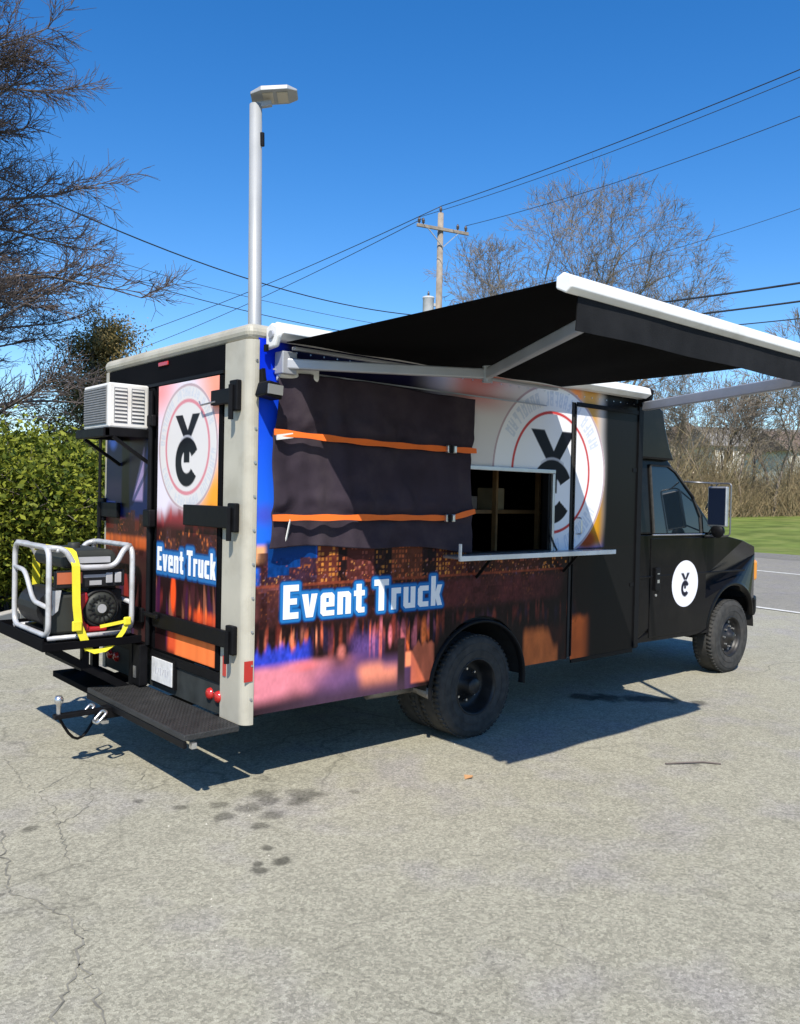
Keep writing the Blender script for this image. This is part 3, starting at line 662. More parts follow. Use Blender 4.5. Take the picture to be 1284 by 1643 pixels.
# big bare tree at the left edge: straight trunk, level limbs, drooping reddish twigs
def oak(seed):
    rng = np.random.RandomState(seed); big = []; fine = []
    H = 15.5
    tr = grow(rng, (0, 0, -.1), (0, 0, 1), H, .26, 22, .03, .05, big, .85)
    def trunk_at(z):
        k = min(int(z/H*22), 21); return tr[k][0]
    for i in range(185):
        z = rng.uniform(2.0, 14.8); f = z/H; az = rng.uniform(0, 2*math.pi)
        Lm = (4.9*(1-f)**.5+.5)*rng.uniform(.6, 1.1); el = .26+.85*f-.12
        d = np.array([math.cos(az)*math.cos(el), math.sin(az)*math.cos(el), math.sin(el)])
        lim = grow(rng, trunk_at(z), d, Lm, .028+.035*(1-f), 9, .09, -.002, big, .8)
        for q, dd, fr in lim[1:]:
            for k in range(rng.randint(2, 4)):
                sd = side_dir(rng, dd, rng.uniform(.35, .85)); sd[2] = abs(sd[2])*.5+.12
                l2 = Lm*rng.uniform(.16, .32)*(1.15-fr*.55)
                br = grow(rng, q, sd, l2, .012, 4, .14, .012, fine, .6)
                for q2, d2, f2 in br:
                    for k2 in range(rng.randint(3, 5)):
                        tw = grow(rng, q2, side_dir(rng, d2, rng.uniform(.3, .95)), rng.uniform(.25, .6), .0068, 2, .2, .02, fine, .4)
                        if rng.rand() < .5: grow(rng, tw[0][0], side_dir(rng, tw[0][1], rng.uniform(.4, .9)), rng.uniform(.12, .3), .0055, 1, .2, .02, fine, .3)
    return seg_mesh('trunk', big, 6), seg_mesh('crown', fine, 3)
plant_tree('bare_oak', 'large bare tree with fine reddish twigs at the left edge above the hedge', oak(5), at(-200, 15.5), M['bark_warm'], M['twig_red'], None, .4)

# evergreen behind the hedge
def leafy(name, P, size, m, seed, parent, aspect=1.6):
    V, F = leaf_cloud(P, size, np.random.RandomState(seed), aspect=aspect); return link(name, raw_mesh(name, V, F), m, parent)
rng = np.random.RandomState(15)
xy = at(160, 24); ce = thing('evergreen_tree', 'dark brownish evergreen rising between the hedge and the back of the truck', 'tree', xy)
S = []; PP = []
tr = grow(rng, (xy[0], xy[1], -.1), (0, 0, 1), 6.3, .14, 10, .05, .05, S, .8)
for i in range(95):
    z = rng.uniform(.6, 6.3); az = rng.uniform(0, 6.28); Lb = (2.3*(1-z/7.0)**.7+.35)*rng.uniform(.45, 1.3)
    b = grow(rng, (xy[0], xy[1], z), (math.cos(az), math.sin(az), .45), Lb, .025, 5, .16, .05, S, .7)
    for q, d, f in b:
        c = 130; PP.append(q+rng.normal(size=(c, 3))*np.array([.19, .19, .15])*(.5+.8*f))
link('trunk', seg_mesh('trunk', S, 4), M['bark_warm'], ce)
leafy('crown', np.concatenate(PP), .042, M['cedar_leaf'], 4, ce, 2.0)

# hedge of individual bushes
def bush_meshes(seed, H, Rr, N):
    rng = np.random.RandomState(seed); S = []; PP = []
    for i in range(30):
        az = rng.uniform(0, 6.28); sp = rng.uniform(.1, .75)
        b = grow(rng, (rng.normal()*.1, rng.normal()*.1, 0), np.array([math.cos(az)*sp, math.sin(az)*sp, 1]), H*rng.uniform(.7, 1.05), .02, 7, .12, .02, S, .75)
        for q, d, f in b[1:]:
            for k in range(2):
                b2 = grow(rng, q, side_dir(rng, d, rng.uniform(.5, 1.2)), Rr*rng.uniform(.25, .6), .008, 3, .2, .03, S, .5)
                for q2, d2, f2 in b2: PP.append(q2+rng.normal(size=(N, 3))*.14)
    P = np.concatenate(PP); P = P[P[:, 2] > .05]
    V, F = leaf_cloud(P, .050, rng, aspect=1.6)
    return seg_mesh('stem', S, 3), raw_mesh('foliage', V, F)
bm_ = [bush_meshes(60+i, 2.05, 1.15, 26) for i in range(3)]
spots = [(-75, 11.6, 1.12), (-10, 11.9, 1.06), (55, 12.3, 1.1), (112, 12.8, 1.12), (160, 13.6, 1.14), (25, 13.6, 1.22), (-60, 13.4, 1.25), (95, 14.6, 1.25), (-130, 12.2, 1.2), (200, 15.2, 1.2)]
blab = ['leafy green bush at the left picture edge, in the front of the hedge', 'green hedge bush behind the left end of the generator frame', 'green hedge bush directly behind the generator tank', 'tall green hedge bush between the generator and the truck', 'green hedge bush tucked against the far rear corner of the truck',
        'taller yellow green bush in the back row behind the generator', 'back row bush at the far left under the bare tree', 'back row bush below the dark evergreen', 'outermost bush of the hedge left of the generator', 'hedge bush mostly hidden behind the truck box']
for i, (px, dp, s) in enumerate(spots):
    t = thing('hedge_bush', blab[i], 'bush', at(px, dp), 'bushes of the hedge')
    for nm, me, mm in (('stem', bm_[i % 3][0], M['bark_warm']), ('foliage', bm_[i % 3][1], M['hedge_leaf'])):
        if not me.materials: me.materials.append(mm)
        o = bpy.data.objects.new(nm, me); COL.objects.link(o); o.parent = t
    t.rotation_euler = (0, 0, i*2.1); t.scale = (s, s, s*.9)

# ---------------------------------------------------------------- far houses
def house(px, dp, w_, d_, h_, label, wall, roof, rz):
    x, y, _ = at(px, dp); z = 2.4
    t = thing('far_house', label, 'house', (x, y, z), 'pale buildings behind the thicket')
    c, s_ = math.cos(rz), math.sin(rz)
    def add(nm, mb, m, par=t):
        me = bpy.data.meshes.new(nm); me.from_pydata(mb.V, [], mb.F); me.update()
        me.materials.append(m); o = bpy.data.objects.new(nm, me); COL.objects.link(o); o.parent = par; return o
    add('wall', MB().box(-w_/2, w_/2, -d_/2, d_/2, -3, h_), wall)
    add('roof', MB().prism([(-d_/2-.4, h_), (d_/2+.4, h_), (0, h_+d_*.3)], 0, -w_/2-.4, w_/2+.4), roof)
    nwin = int(w_/3)
    for k in range(nwin):
        for zz in ([.9] if h_ < 4.5 else [.9, 3.7]):
            xx = -w_/2+1.5+k*3
            f = add('window', MB().box(xx-.6, xx+.6, -d_/2-.06, -d_/2+.02, zz, zz+1.4), M['white_plastic'])
            add('pane', MB().box(xx-.5, xx+.5, -d_/2-.08, -d_/2-.05, zz+.1, zz+1.3), M['glass'], f)
    t.rotation_euler = (0, 0, rz)
m_wall1 = mat('cream_siding', (.62, .6, .53), .8, vary=.08); m_wall2 = mat('tan_siding', (.42, .36, .27), .8, vary=.1)
m_roof1 = mat('brown_shingle', (.14, .1, .08), .9, vary=.2); m_roof2 = mat('grey_shingle', (.2, .19, .18), .9, vary=.2)
house(1205, 95, 13, 8, 5.4, 'long cream building showing white through the thicket', m_wall1, m_roof2, -.6)
house(1290, 84, 9, 7, 4.4, 'cream house at the right edge behind the bare trees', m_wall1, m_roof1, -.5)
house(1098, 104, 13, 9, 6.0, 'tan gabled house right above the truck cab behind the thicket', m_wall2, m_roof1, .5)

# ---------------------------------------------------------------- lamp post, utility pole, wires
lp = thing('lamp_post', 'tall silver parking lot lamp post standing behind the truck', 'lamp post', (3.09, 5.03, 0))
ltop = 6.62
MB().tube([(3.09, 5.03, 0), (3.035, 5.10, ltop)], [.095, .078], 16).build('pole', M['galv'], lp, smooth=True)
MB().box(2.89, 3.29, 4.83, 5.23, 0, .035).build('base_plate', M['galv'], lp, bevel=.008)
dh = Vector((.80, -.60, 0)).normalized(); sd = Vector((-dh.y, dh.x, 0)); c0 = Vector((3.035, 5.10, ltop-.02))
arm = MB().bar(c0-dh*.04, c0+dh*.2+Vector((0, 0, .05)), .07, .07); arm.build('arm', M['galv'], lp, bevel=.01)
hd = MB(); V = []
for f_, (hw, zt, zb) in zip((-.06, .08, .40, .52), ((.12, .09, .05), (.21, .12, .05), (.21, .12, .055), (.13, .09, .06))):
    c = c0+dh*f_+Vector((0, 0, .05+.10*f_))
    V += [c-sd*hw+Vector((0, 0, zb)), c+sd*hw+Vector((0, 0, zb)), c+sd*hw*.9+Vector((0, 0, zt)), c-sd*hw*.9+Vector((0, 0, zt))]
hd.add(V, [(0, 3, 2, 1), (12, 13, 14, 15)]+[(i*4+a, i*4+(a+1) % 4, i*4+4+(a+1) % 4, i*4+4+a) for i in range(3) for a in range(4)])
head = hd.build('lamp_head', M['galv'], lp, bevel=.012)
for sgn in (0.09, .27):
    c = c0+dh*(sgn)+Vector((0, 0, .05+.10*sgn+.046)); c2 = c+dh*.13+Vector((0, 0, .013))
    MB().bar(c, c2, .27, .012).build('led_panel', mat('led_panel', (.5, .45, .36), .4), head)
MB().tube([(3.085, 5.02, ltop-.36), (3.09, 5.02, ltop-.52)], .03, 8).build('photocell', M['black_metal'], lp)

UPX, UPY = 22.3, 22.2
ut = 13.85
upo = thing('utility_pole', 'weathered wooden utility pole with crossarm and grey transformer beyond the awning', 'utility pole', (UPX, UPY, 0))
MB().tube([(UPX, UPY, -.1), (UPX, UPY, ut)], [.19, .125], 12).build('pole', M['pole_wood'], upo, smooth=True)
ca = Vector((.97, -.25, 0)).normalized(); cz = ut-.72
A0 = Vector((UPX, UPY-.16, cz)); 
MB().bar(A0-ca*1.25, A0+ca*1.25, .1, .13).build('crossarm', M['pole_wood'], upo, bevel=.01)
for s_ in (-1, 1): MB().bar(A0+ca*s_*.75+Vector((0, -.02, -.05)), A0+Vector((0, -.02, -.75)), .04, .03).build('brace', M['galv'], upo)
ins_pts = []
for s_ in (-1.15, -.95, .72, 1.12):
    p = A0+ca*s_; prof = [(.0, .065), (.03, .065), (.03, .12), (.07, .14), (.05, .19), (.075, .21), (.05, .28), (.03, .33), (0, .33)]
    MB().lathe(prof, p, 2, 10).build('insulator', M['insul'], upo, smooth=True); ins_pts.append(p+Vector((0, 0, .33)))
MB().lathe([(0, 0), (.04, 0), (.04, .1), (.07, .14), (.05, .25), (0, .3)], (UPX, UPY, ut), 2, 10).build('insulator', M['insul'], upo, smooth=True)
tx = Vector((UPX, UPY, 0))-rt*.45; tf = MB().lathe([(0, 0), (.23, 0), (.24, .03), (.24, .8), (.26, .82), (.25, .88), (.06, .93), (0, .93)], (tx.x, tx.y, ut-4.45), 2, 18).build('transformer', mat('transformer_grey', (.5, .51, .52), .45, vary=.08), upo, smooth=True)
MB().lathe([(0, 0), (.04, 0), (.05, .1), (.03, .22), (0, .24)], (tx.x, tx.y, ut-3.55), 2, 8).build('bushing', M['insul'], tf, smooth=True)
MB().bar((tx.x, tx.y, ut-3.9), (UPX, UPY, ut-3.9), .1, .12).build('bracket', M['galv'], upo)
# second pole out of sight down the road carries the far ends
def wire(p, q, sag, r, label, name='overhead_wire', group='overhead wires'):
    p = Vector(p); q = Vector(q); pts = []
    for k in range(25):
        t = k/24; v = p.lerp(q, t); v.z -= sag*4*t*(1-t); pts.append(v)
    o = MB().tube(pts, r, 5).build(name, M['wire'], smooth=True); return tag(o, label, 'wire', group)
def ap(px, py, depth):
    v = CAM_P+fw*depth+rt2*((px-642)/FPX*depth)-up2*((py-821.5)/FPX*depth); return v
top = Vector((UPX, UPY, ut+.3))
wire(top, ap(1420, 55, 21), .15, .016, 'uppermost overhead wire running from the pole top to the upper right')
wire(ins_pts[0], ap(1430, 62, 22.5), .25, .012, 'overhead wire just under the topmost one on the right of the pole')
wire(top, ap(60, 585, 62), .6, .018, 'overhead wire falling from the pole top towards the lower left')
wire(ins_pts[3], ap(1430, 128, 24), .3, .013, 'overhead wire from the right end of the crossarm to the right edge')
wire(ins_pts[1], ap(100, 600, 64), .6, .016, 'thin overhead wire from the left of the crossarm to the lower left')
wire(ap(860, 455, 37), ap(1420, 285, 30), .3, .011, 'faint thin wire crossing the blue sky behind the big bare tree')
low = Vector((UPX, UPY, ut-4.6))
wire(low, ap(1420, 432, 24), .25, .036, 'upper thick black cable passing right of the awning tip', 'overhead_cable', 'thick cables along the road')
wire(low-Vector((0, 0, .5)), ap(1420, 464, 24), .25, .032, 'middle thick black cable passing right of the awning tip', 'overhead_cable', 'thick cables along the road')
wire(low-Vector((0, 0, .85)), ap(1420, 496, 24), .22, .018, 'thinnest and lowest of the cables right of the awning tip', 'overhead_cable', 'thick cables along the road')
wire(low+Vector((0, 0, .2)), ap(-120, 225, 20), .9, .02, 'dark service wire running from the big left tree down towards the pole', 'service_wire', 'service wires on the left')
wire(low+Vector((0, 0, -1.0)), ap(-120, 345, 22), .5, .014, 'lower service wire left of the lamp post', 'service_wire', 'service wires on the left')
wire(low+Vector((0, 0, -.5)), ap(-120, 320, 26), .5, .010, 'faintest service wire between two darker ones left of the lamp post', 'service_wire', 'service wires on the left')
# ================================================================ THE TRUCK
T = thing('food_truck', 'black food truck with a night city wrap, its awning open, parked on the asphalt', 'food truck', (1.9, 1.06, 0))
BW = 2.12; BF = 3.96
WX0, WX1, WZ0, WZ1 = 1.80, 2.73, 1.345, 1.95
def cut_side(x, z):
    return ((x > WX0) & (x < WX1) & (z > WZ0) & (z < WZ1)) | (((x-1.955)**2+(z-.40)**2) < .485**2) | ((x > 2.972) & (x < 3.018) & (z < 2.53)) | ((x > 2.46) & (x < 2.965) & (z < .465))
sp = print_grid('side_panel', .06, BF, .45, 2.66, .0065, lambda x, z: np.stack([x, 0*x, z], 1), paint_side, cut_side, T)
sp['label'] = 'printed side wall with a city waterfront at dusk and a round emblem'
def letters(polys, place, name, parent, m, depth):
    bm = bmesh.new()
    for ps in polys:
        ed = []
        for p in ps:
            vs = [bm.verts.new(place(a, b)) for a, b in p]
            ed += [bm.edges.new((vs[i], vs[(i+1) % len(vs)])) for i in range(len(vs))]
        r = bmesh.ops.triangle_fill(bm, use_beauty=True, use_dissolve=False, edges=ed)
        fs = [f for f in r['geom'] if isinstance(f, bmesh.types.BMFace)]
        ex = bmesh.ops.extrude_face_region(bm, geom=fs)
        bmesh.ops.translate(bm, verts=[v for v in ex['geom'] if isinstance(v, bmesh.types.BMVert)], vec=depth)
    bmesh.ops.recalc_face_normals(bm, faces=bm.faces)
    me = bpy.data.meshes.new(name); bm.to_mesh(me); bm.free()
    return link(name, me, m, parent)
letters(SIDE_TXT, lambda a, b: (a, -.001, b), 'lettering', sp, M['lettering_white'], (0, -.002, 0))
# carcass: inner skins, floor, front, left wall, roof cap
b = MB(); b.box(.03, BF, .012, .03, .47, WZ0-.012); b.box(.03, BF, .012, .03, WZ1+.012, 2.66); b.box(.03, WX0-.012, .012, .03, WZ0-.01, WZ1+.01); b.box(WX1+.012, BF, .012, .03, WZ0-.01, WZ1+.01)
# wheel box opening is left by a shorter skin
b = MB(); b.box(.03, BF, .012, .03, .92, WZ0-.012); b.box(.03, BF, .012, .03, WZ1+.012, 2.64); b.box(.03, WX0-.012, .012, .03, WZ0-.012, WZ1+.012); b.box(WX1+.012, BF, .012, .03, WZ0-.012, WZ1+.012)
b.box(.03, 1.42, .012, .03, .47, .92); b.box(2.44, BF, .012, .03, .47, .92)
b.build('inner_skin', M['inside'], T)
b = MB(); b.box(.02, BF, BW-.02, BW, .45, 2.66); b.build('side_panel', M['black_paint'], T)
MB().box(BF-.02, BF+.012, .004, BW-.004, .46, 2.655).build('front_wall', M['black_paint'], T)
MB().box(.04, BF-.02, .035, BW-.03, .84, .90).build('floor', M['under'], T)
b = MB(); b.box(.05, BF-.03, .06, .09, .905, 1.33); b.build('counter_base', M['inside'], T)
b = MB()
for yy, x0, x1 in ((.62, 1.3, 3.4),):
    for zz in (1.12, 1.62, 2.15): b.box(x0, x1, yy-.18, yy+.2, zz, zz+.03)
    for xx in (2.06, 2.12, 2.52, 3.05): b.box(xx, xx+.022, yy-.23, yy-.185, .91, 2.4)
b.build('shelf_unit', M['shelf_wood'], T)
rf = MB().box(-.012, BF+.03, -.012, BW+.012, 2.625, 2.725).build('roof', M['cream'], T, bevel=.05, seg=4)
MB().box(.5, 3.5, .3, 1.8, 2.726, 2.74).build('roof_skin', M['white_alu'], rf)
# stacked supplies on the shelf seen through the hatch
for k, (x, z, w_, h_, cc) in enumerate([(1.90, 1.65, .16, .14, (.2, .12, .05)), (2.22, 1.65, .2, .11, (.12, .1, .09)), (2.6, 1.65, .14, .18, (.25, .2, .12)), (1.95, 1.15, .12, .2, (.1, .1, .1)), (2.3, 1.15, .22, .16, (.22, .13, .05)), (2.75, 1.15, .2, .12, (.14, .13, .12))]):
    c_ = MB().box(x, x+w_, .50, .68, z+.001, z+h_).build('supply_box', mat('supply_box', cc, .6, vary=.2), None, bevel=.008)
    tag(c_, ['brown box at the left of the upper shelf inside the serving hatch', 'low dark box in the middle of the upper shelf inside the serving hatch', 'tall tan box at the right of the upper shelf inside the serving hatch', 'narrow dark box on the left of the lower shelf inside the hatch', 'wide brown box in the middle of the lower shelf inside the hatch', 'low grey box at the right of the lower shelf inside the hatch'][k], 'box', 'supplies on the shelf inside the truck')
# cream corner posts with rounded outer edge
def post_poly(y0, y1, xs, r=.055, flip=False):
    P = [(0.03, y1), (-.006, y1)]
    for k in range(7):
        a = k/6*math.pi/2; P.append((-.006+r-r*math.cos(a), -.008+r-r*math.sin(a)))
    return P+[(xs, -.008), (xs, .011), (.03, .011)]
pp = post_poly(0, .265, .062)
post = MB().prism(pp, 2, .40, 2.63).build('corner_post', M['cream'], T)
MB().prism([(x, BW-y) for x, y in post_poly(0, .085, .062)], 2, .40, 2.63).build('corner_post', M['cream'], T)
b = MB()
for k in range(11): b.lathe([(0, .006), (.007, .006), (.009, 0)], (.045, -.009, .55+k*.196), 1, 8, -1)
b.build('rivets', M['steel'], post)
b = MB()
for k in range(38): b.lathe([(0, .004), (.005, .004), (.006, 0)], (.12+k*.1, -.001, 2.585), 1, 6, -1)
o = b.build('rivets', M['steel'], T); o['kind'] = 'stuff'
MB().box(-.012, -.006, .195, .228, .655, .775).build('reflector', M['red_lens'], post)
MB().box(-.004, .052, -.0125, -.008, .655, .775).build('reflector', M['red_lens'], post)
# header and sill of the rear
hd = MB().box(-.002, .03, .266, BW-.086, 2.47, 2.63).build('header_panel', M['matte_black'], T)
MB().box(-.014, -.002, 1.03, 1.17, 2.585, 2.612).build('clearance_light', M['red_lens'], hd, bevel=.004)
MB().box(-.02, -.002, .27, BW-.09, 2.455, 2.475).build('drip_rail', M['black_metal'], hd)
sill = MB().box(0.0, .03, .266, BW-.086, .41, .60).build('rear_sill', mat('sill_grey', (.03, .034, .034), .6, spec=.2, vary=.3, vscale=9), T)
MB().box(-.012, .0, .27, BW-.09, .60, .665).build('sill_bar', M['black_metal'], sill, bevel=.004)
for y_ in (.39, .285):
    MB().lathe([(0, .026), (.02, .025), (.033, .018), (.037, 0)], (0, y_, .515), 0, 20, -1).build('tail_light', M['red_lens'], sill, smooth=True)
for y_ in (BW-.30, BW-.18):
    MB().lathe([(0, .026), (.02, .025), (.033, .018), (.037, 0)], (0, y_, .515), 0, 20, -1).build('tail_light', M['red_lens'], sill, smooth=True)
plm = mat('plate_white', (.62, .62, .62), .4, vary=.2, vscale=16)
pl = MB().box(-.03, -.022, .86, 1.165, .465, .625).build('license_plate', plm, T, bevel=.003)
MB().box(-.022, .0, .84, 1.185, .45, .64).build('plate_backing', M['black_metal'], pl)
b = MB()
for k, (wd_, hh_) in enumerate(((.016, .05), (.02, .044), (.012, .052), (.02, .04), (.017, .05), (.014, .046))):
    y = 1.10-k*.035; b.box(-.0312, -.030, y-wd_, y, .545-hh_/2, .545+hh_/2) if k % 2 == 0 else b.bar((-.0306, y, .545-hh_/2), (-.0306, y-wd_, .545+hh_/2), .0012, .008)
b.build('plate_print', mat('plate_grey', (.47, .47, .5), .5), pl)

# rear doors
def door(nm, y0, y1, z0, z1, paint, p0, p1, q0, q1, lab):
    d = MB().box(-.016, .024, y0, y1, z0, z1).build(nm, M['matte_black'], T, bevel=.006)
    d['label'] = lab
    g = print_grid('print', p0, p1, q0, q1, .0065, lambda y, z: np.stack([0*y-.0185, y, z], 1), paint, None, d)
    return d
rd = door('rear_door', .275, 1.185, .67, 2.45, paint_rear_right, YD0, YD1, .685, 2.448, 'right rear door printed with a pale round emblem above a city')
ld = door('rear_door', 1.215, BW-.095, .67, 2.45, paint_rear_left, 1.26, 2.02, .70, 2.2, 'left rear door printed with a blue night sky and carrying the air conditioner')
letters(REAR_TXT, lambda a, b: (-.020, (YD0+YD1)-a, b), 'lettering', rd, M['lettering_white'], (-.002, 0, 0))
# strap hinges and their blocks on the cream post
def hinge(par, y_out, y_in, zc, h_, blk, sgn):
    hb = MB().box(-.05, -.022, min(y_out, y_in), max(y_out, y_in), zc-h_/2, zc+h_/2).build('hinge', M['black_metal'], par, bevel=.006)
    MB().box(-.042, -.0065, y_out-.044, y_out+.044, zc-blk/2, zc+blk/2).build('hinge_block', M['black_metal'], hb, bevel=.008)
    MB().tube([(-.052, y_out+.0, zc-blk/2-.05), (-.052, y_out, zc+blk/2-.03)], .016, 10).build('hinge_pin', M['black_metal'], hb)
hinge(rd, .11, .70, 1.60, .13, .17, 1); hinge(rd, .11, .36, 2.31, .09, .18, 1); hinge(rd, .11, 1.12, .885, .10, .17, 1)
hinge(ld, BW-.05, 1.75, 1.60, .11, .17, -1); hinge(ld, BW-.05, 1.80, 2.31, .09, .18, -1); hinge(ld, BW-.05, 1.3, .885, .10, .17, -1)
lr = MB().tube([(-.045, 1.20, .70), (-.045, 1.20, 2.42)], .017, 10).build('locking_rod', M['black_metal'], rd)
MB().box(-.075, -.02, 1.15, 1.25, 1.50, 1.62).build('rod_keeper', M['black_metal'], lr, bevel=.01)
MB().box(-.08, -.058, 1.00, 1.22, .90, .93).build('rod_handle', M['black_metal'], lr, bevel=.006)
MB().box(-.06, -.02, 1.16, 1.24, 2.18, 2.26).build('rod_keeper', M['black_metal'], lr, bevel=.01)
MB().tube([(-.05, .30, 2.285), (-.055, .47, 2.275), (-.05, .50, 2.30)], .006, 6).build('hook', M['steel'], rd)
MB().tube([(-.035, BW-.01, 1.2), (-.035, BW-.01, 2.25)], .012, 6).build('grab_rail', M['black_metal'], ld)

# air conditioner through the left rear door
AX, AY0, AY1, AZ0, AZ1 = -.30, 1.29, 1.74, 2.165, 2.465
ac = MB().box(AX, -.02, AY0, AY1, AZ0, AZ1).build('air_conditioner', M['white_plastic'], T, bevel=.012)
rp_ = MB().box(AX-.004, AX, AY0+.035, AY1-.02, AZ0+.025, AZ1-.02).build('fin_panel', M['grey_ac'], ac)
b = MB()
for k in range(15): b.box(AX-.010, AX-.0045, AY0+.04, AY1-.025, AZ0+.034+k*.0165, AZ0+.042+k*.0165)
o = b.build('fins', M['grey_ac'], rp_); o['kind'] = 'stuff'
for x0, x1 in ((AX+.035, AX+.125), (AX+.155, AX+.245)):
    gp = MB().box(x0, x1, AY0-.003, AY0, AZ0+.035, AZ1-.03).build('side_grille', M['grey_ac'], ac)
    b = MB()
    for k in range(9): b.box(x0+.004, x1-.004, AY0-.010, AY0-.0035, AZ0+.045+k*.0255, AZ0+.056+k*.0255)
    b.build('louvres', M['white_plastic'], gp)
br = MB(); br.box(-.335, -.02, 1.265, 1.30, 2.105, 2.163); br.box(-.335, -.02, 1.735, 1.77, 2.105, 2.163); br.box(-.345, -.30, 1.265, 1.77, 2.10, 2.16); br.box(-.30, -.02, 1.301, 1.734, 2.14, 2.162)
br = br.build('shelf_bracket', M['black_metal'], ac, bevel=.004)
for y_ in (1.262, 1.768): MB().bar((-.28, y_, 2.10), (-.02, y_, 1.93), .022, .022, (0, 1, 0)).build('diagonal_brace', M['black_metal'], ac)

# step bumper, cargo rack, hitch
sb_ = MB(); sb_.box(-.37, -.025, -.005, 1.42, .375, .41).build('step_bumper', M['tread'], T, bevel=.006)
sbp = [o for o in T.children if o.name.startswith('step_bumper')][0]
b = MB()
for k in range(74):
    for j in range(14):
        x = -.355+j*.0235+(k % 2)*.006; y = .012+k*.02
        if y < 1.41: b.bar((x-.006, y-.005, .4112), (x+.006, y+.005, .4112), .0035, .0028)
o = b.build('tread_pattern', M['tread'], sbp); o['kind'] = 'stuff'
MB().box(-.372, -.352, -.006, 1.422, .335, .374).build('front_lip', M['black_metal'], sbp, bevel=.004)
MB().box(-.33, -.30, -.02, .012, .33, .362).build('end_bracket', M['steel'], sbp)
MB().box(-.37, -.03, 1.423, 2.10, .365, .408).build('bumper_beam', M['matte_black'], T, bevel=.005)
for y_ in (.3, 1.8): MB().bar((-.12, y_, .34), (.4, y_, .42), .06, .08).build('bumper_stay', M['black_metal'], T, bevel=.005)
TY0, TY1, TX0, TX1, TZ = 1.22, 2.2, -.725, -.08, .745
b = MB(); b.box(TX0, TX1, TY0, TY1, TZ, TZ+.012); b.box(TX0-.006, TX0+.006, TY0, TY1, TZ-.03, TZ+.05); b.box(TX0, TX1, TY0-.006, TY0+.006, TZ-.03, TZ+.02); b.box(TX0, TX1, TY1-.006, TY1+.006, TZ-.03, TZ+.05)
rack = b.build('cargo_rack', M['matte_black'], T, bevel=.003)
b = MB()
for y in (1.34, 2.05):
    b.bar((-.66, y, .72), (-.06, y, .35), .05, .05); b.bar((-.42, y, .73), (-.42, y, .56), .045, .045, (0, 1, 0)); b.bar((-.08, y, .72), (-.08, y, .36), .05, .05, (0, 1, 0))
b.bar((-.42, 1.34, .565), (-.42, 2.05, .565), .045, .045)
b.build('support_arms', M['black_metal'], rack)
MB().box(-.10, -.04, 1.20, 1.34, .42, .70).build('junction_box', M['black_metal'], rack, bevel=.006)
MB().box(-.106, -.10, 1.255, 1.29, .47, .55).build('latch_plate', M['steel'], rack)
ht = MB(); ht.bar((-.42, 1.03, .33), (.3, 1.03, .33), .075, .075); ht.bar((-.72, 1.03, .345), (-.42, 1.03, .345), .05, .03)
ht = ht.build('tow_hitch', M['black_metal'], T, bevel=.006)
MB().lathe([(0, .115), (.018, .112), (.027, .095), (.028, .082), (.022, .065), (.014, .055), (.013, 0)], (-.69, 1.03, .36), 2, 18).build('tow_ball', M['steel'], ht, smooth=True)
for yc in (.93, 1.13):
    b = MB(); ring = rounded([(-.50, yc-.035, .30), (-.50, yc+.035, .30), (-.44, yc+.035, .36), (-.44, yc-.035, .36)], .02, 4, True); b.tube(ring, .010, 6, False); b.build('shackle', M['steel'], ht, smooth=True)
MB().box(-.44, -.40, .965, 1.095, .27, .29).build('hitch_plate', M['steel'], ht)
b = MB(); ch = [(-.42, 1.13, .30)]
for k in range(9): t = k/8; ch.append((-.42-.26*t, 1.13-.08*t, .29-.14*math.sin(t*math.pi)+.04*t))
b.tube(ch, .009, 6); b.build('safety_chain', M['black_metal'], ht)

# chassis under the box
b = MB(); b.box(.1, 5.6, .52, .60, .46, .64); b.box(.1, 5.6, BW-.60, BW-.52, .46, .64)
for xx in (.3, 1.2, 2.5, 3.5): b.box(xx, xx+.08, .10, BW-.1, .62, .70)
b.box(2.4, 3.3, .7, 1.3, .38, .6); b.box(.06, 1.42, .04, .10, .45, .52)
b.tube([(1.9, .3, .37), (1.9, BW-.3, .37)], .06, 10); b.tube([(1.9, .9, .37), (1.9, 1.2, .37)], .16, 12); b.tube([(1.95, 1.06, .42), (4.6, 1.06, .5)], .05, 8); b.tube([(5.75, .3, .36), (5.75, BW-.3, .36)], .06, 8)
b.build('chassis_frame', M['under'], T)
b = MB(); b.tube([(1.1, .24, .40), (1.47, .22, .40)], .05, 12); b.tube([(1.47, .22, .40), (1.52, .18, .38), (1.53, .06, .36)], .035, 10)
b.build('exhaust_pipe', mat('dull_steel', (.22, .2, .18), .6, metal=.5, vary=.4, vscale=15), T, smooth=True)
wb = MB(); wb.prism([(1.93+.50*math.cos(a), .40+.50*math.sin(a)) for a in np.linspace(0, math.pi, 21)], 1, .30, .78)
n_ = 24; V = []; F = []
for i in range(n_+1):
    a = R(-8)+(math.pi+R(16))*i/n_
    for r_, y in ((.474, .03), (.474, -.008), (.482, -.018), (.496, -.018), (.504, -.0015)):
        V.append((1.955+r_*math.cos(a)*(1.0), y, .40+r_*math.sin(a)*.92))
F = [(i*5+k, i*5+k+1, (i+1)*5+k+1, (i+1)*5+k) for i in range(n_) for k in range(4)]
MB().add(V, F).build('wheel_arch_trim', M['black_metal'], T, smooth=True)
V = []; F = []
for i in range(n_+1):
    a = math.pi*i/n_
    for y in (.02, .75): V.append((1.955+.5*math.cos(a), y, .40+.5*math.sin(a)))
F = [(i*2, i*2+1, i*2+3, i*2+2) for i in range(n_)]+[tuple(i*2+1 for i in range(n_+1))]
MB().add(V, F).build('wheel_well', M['under'], T)

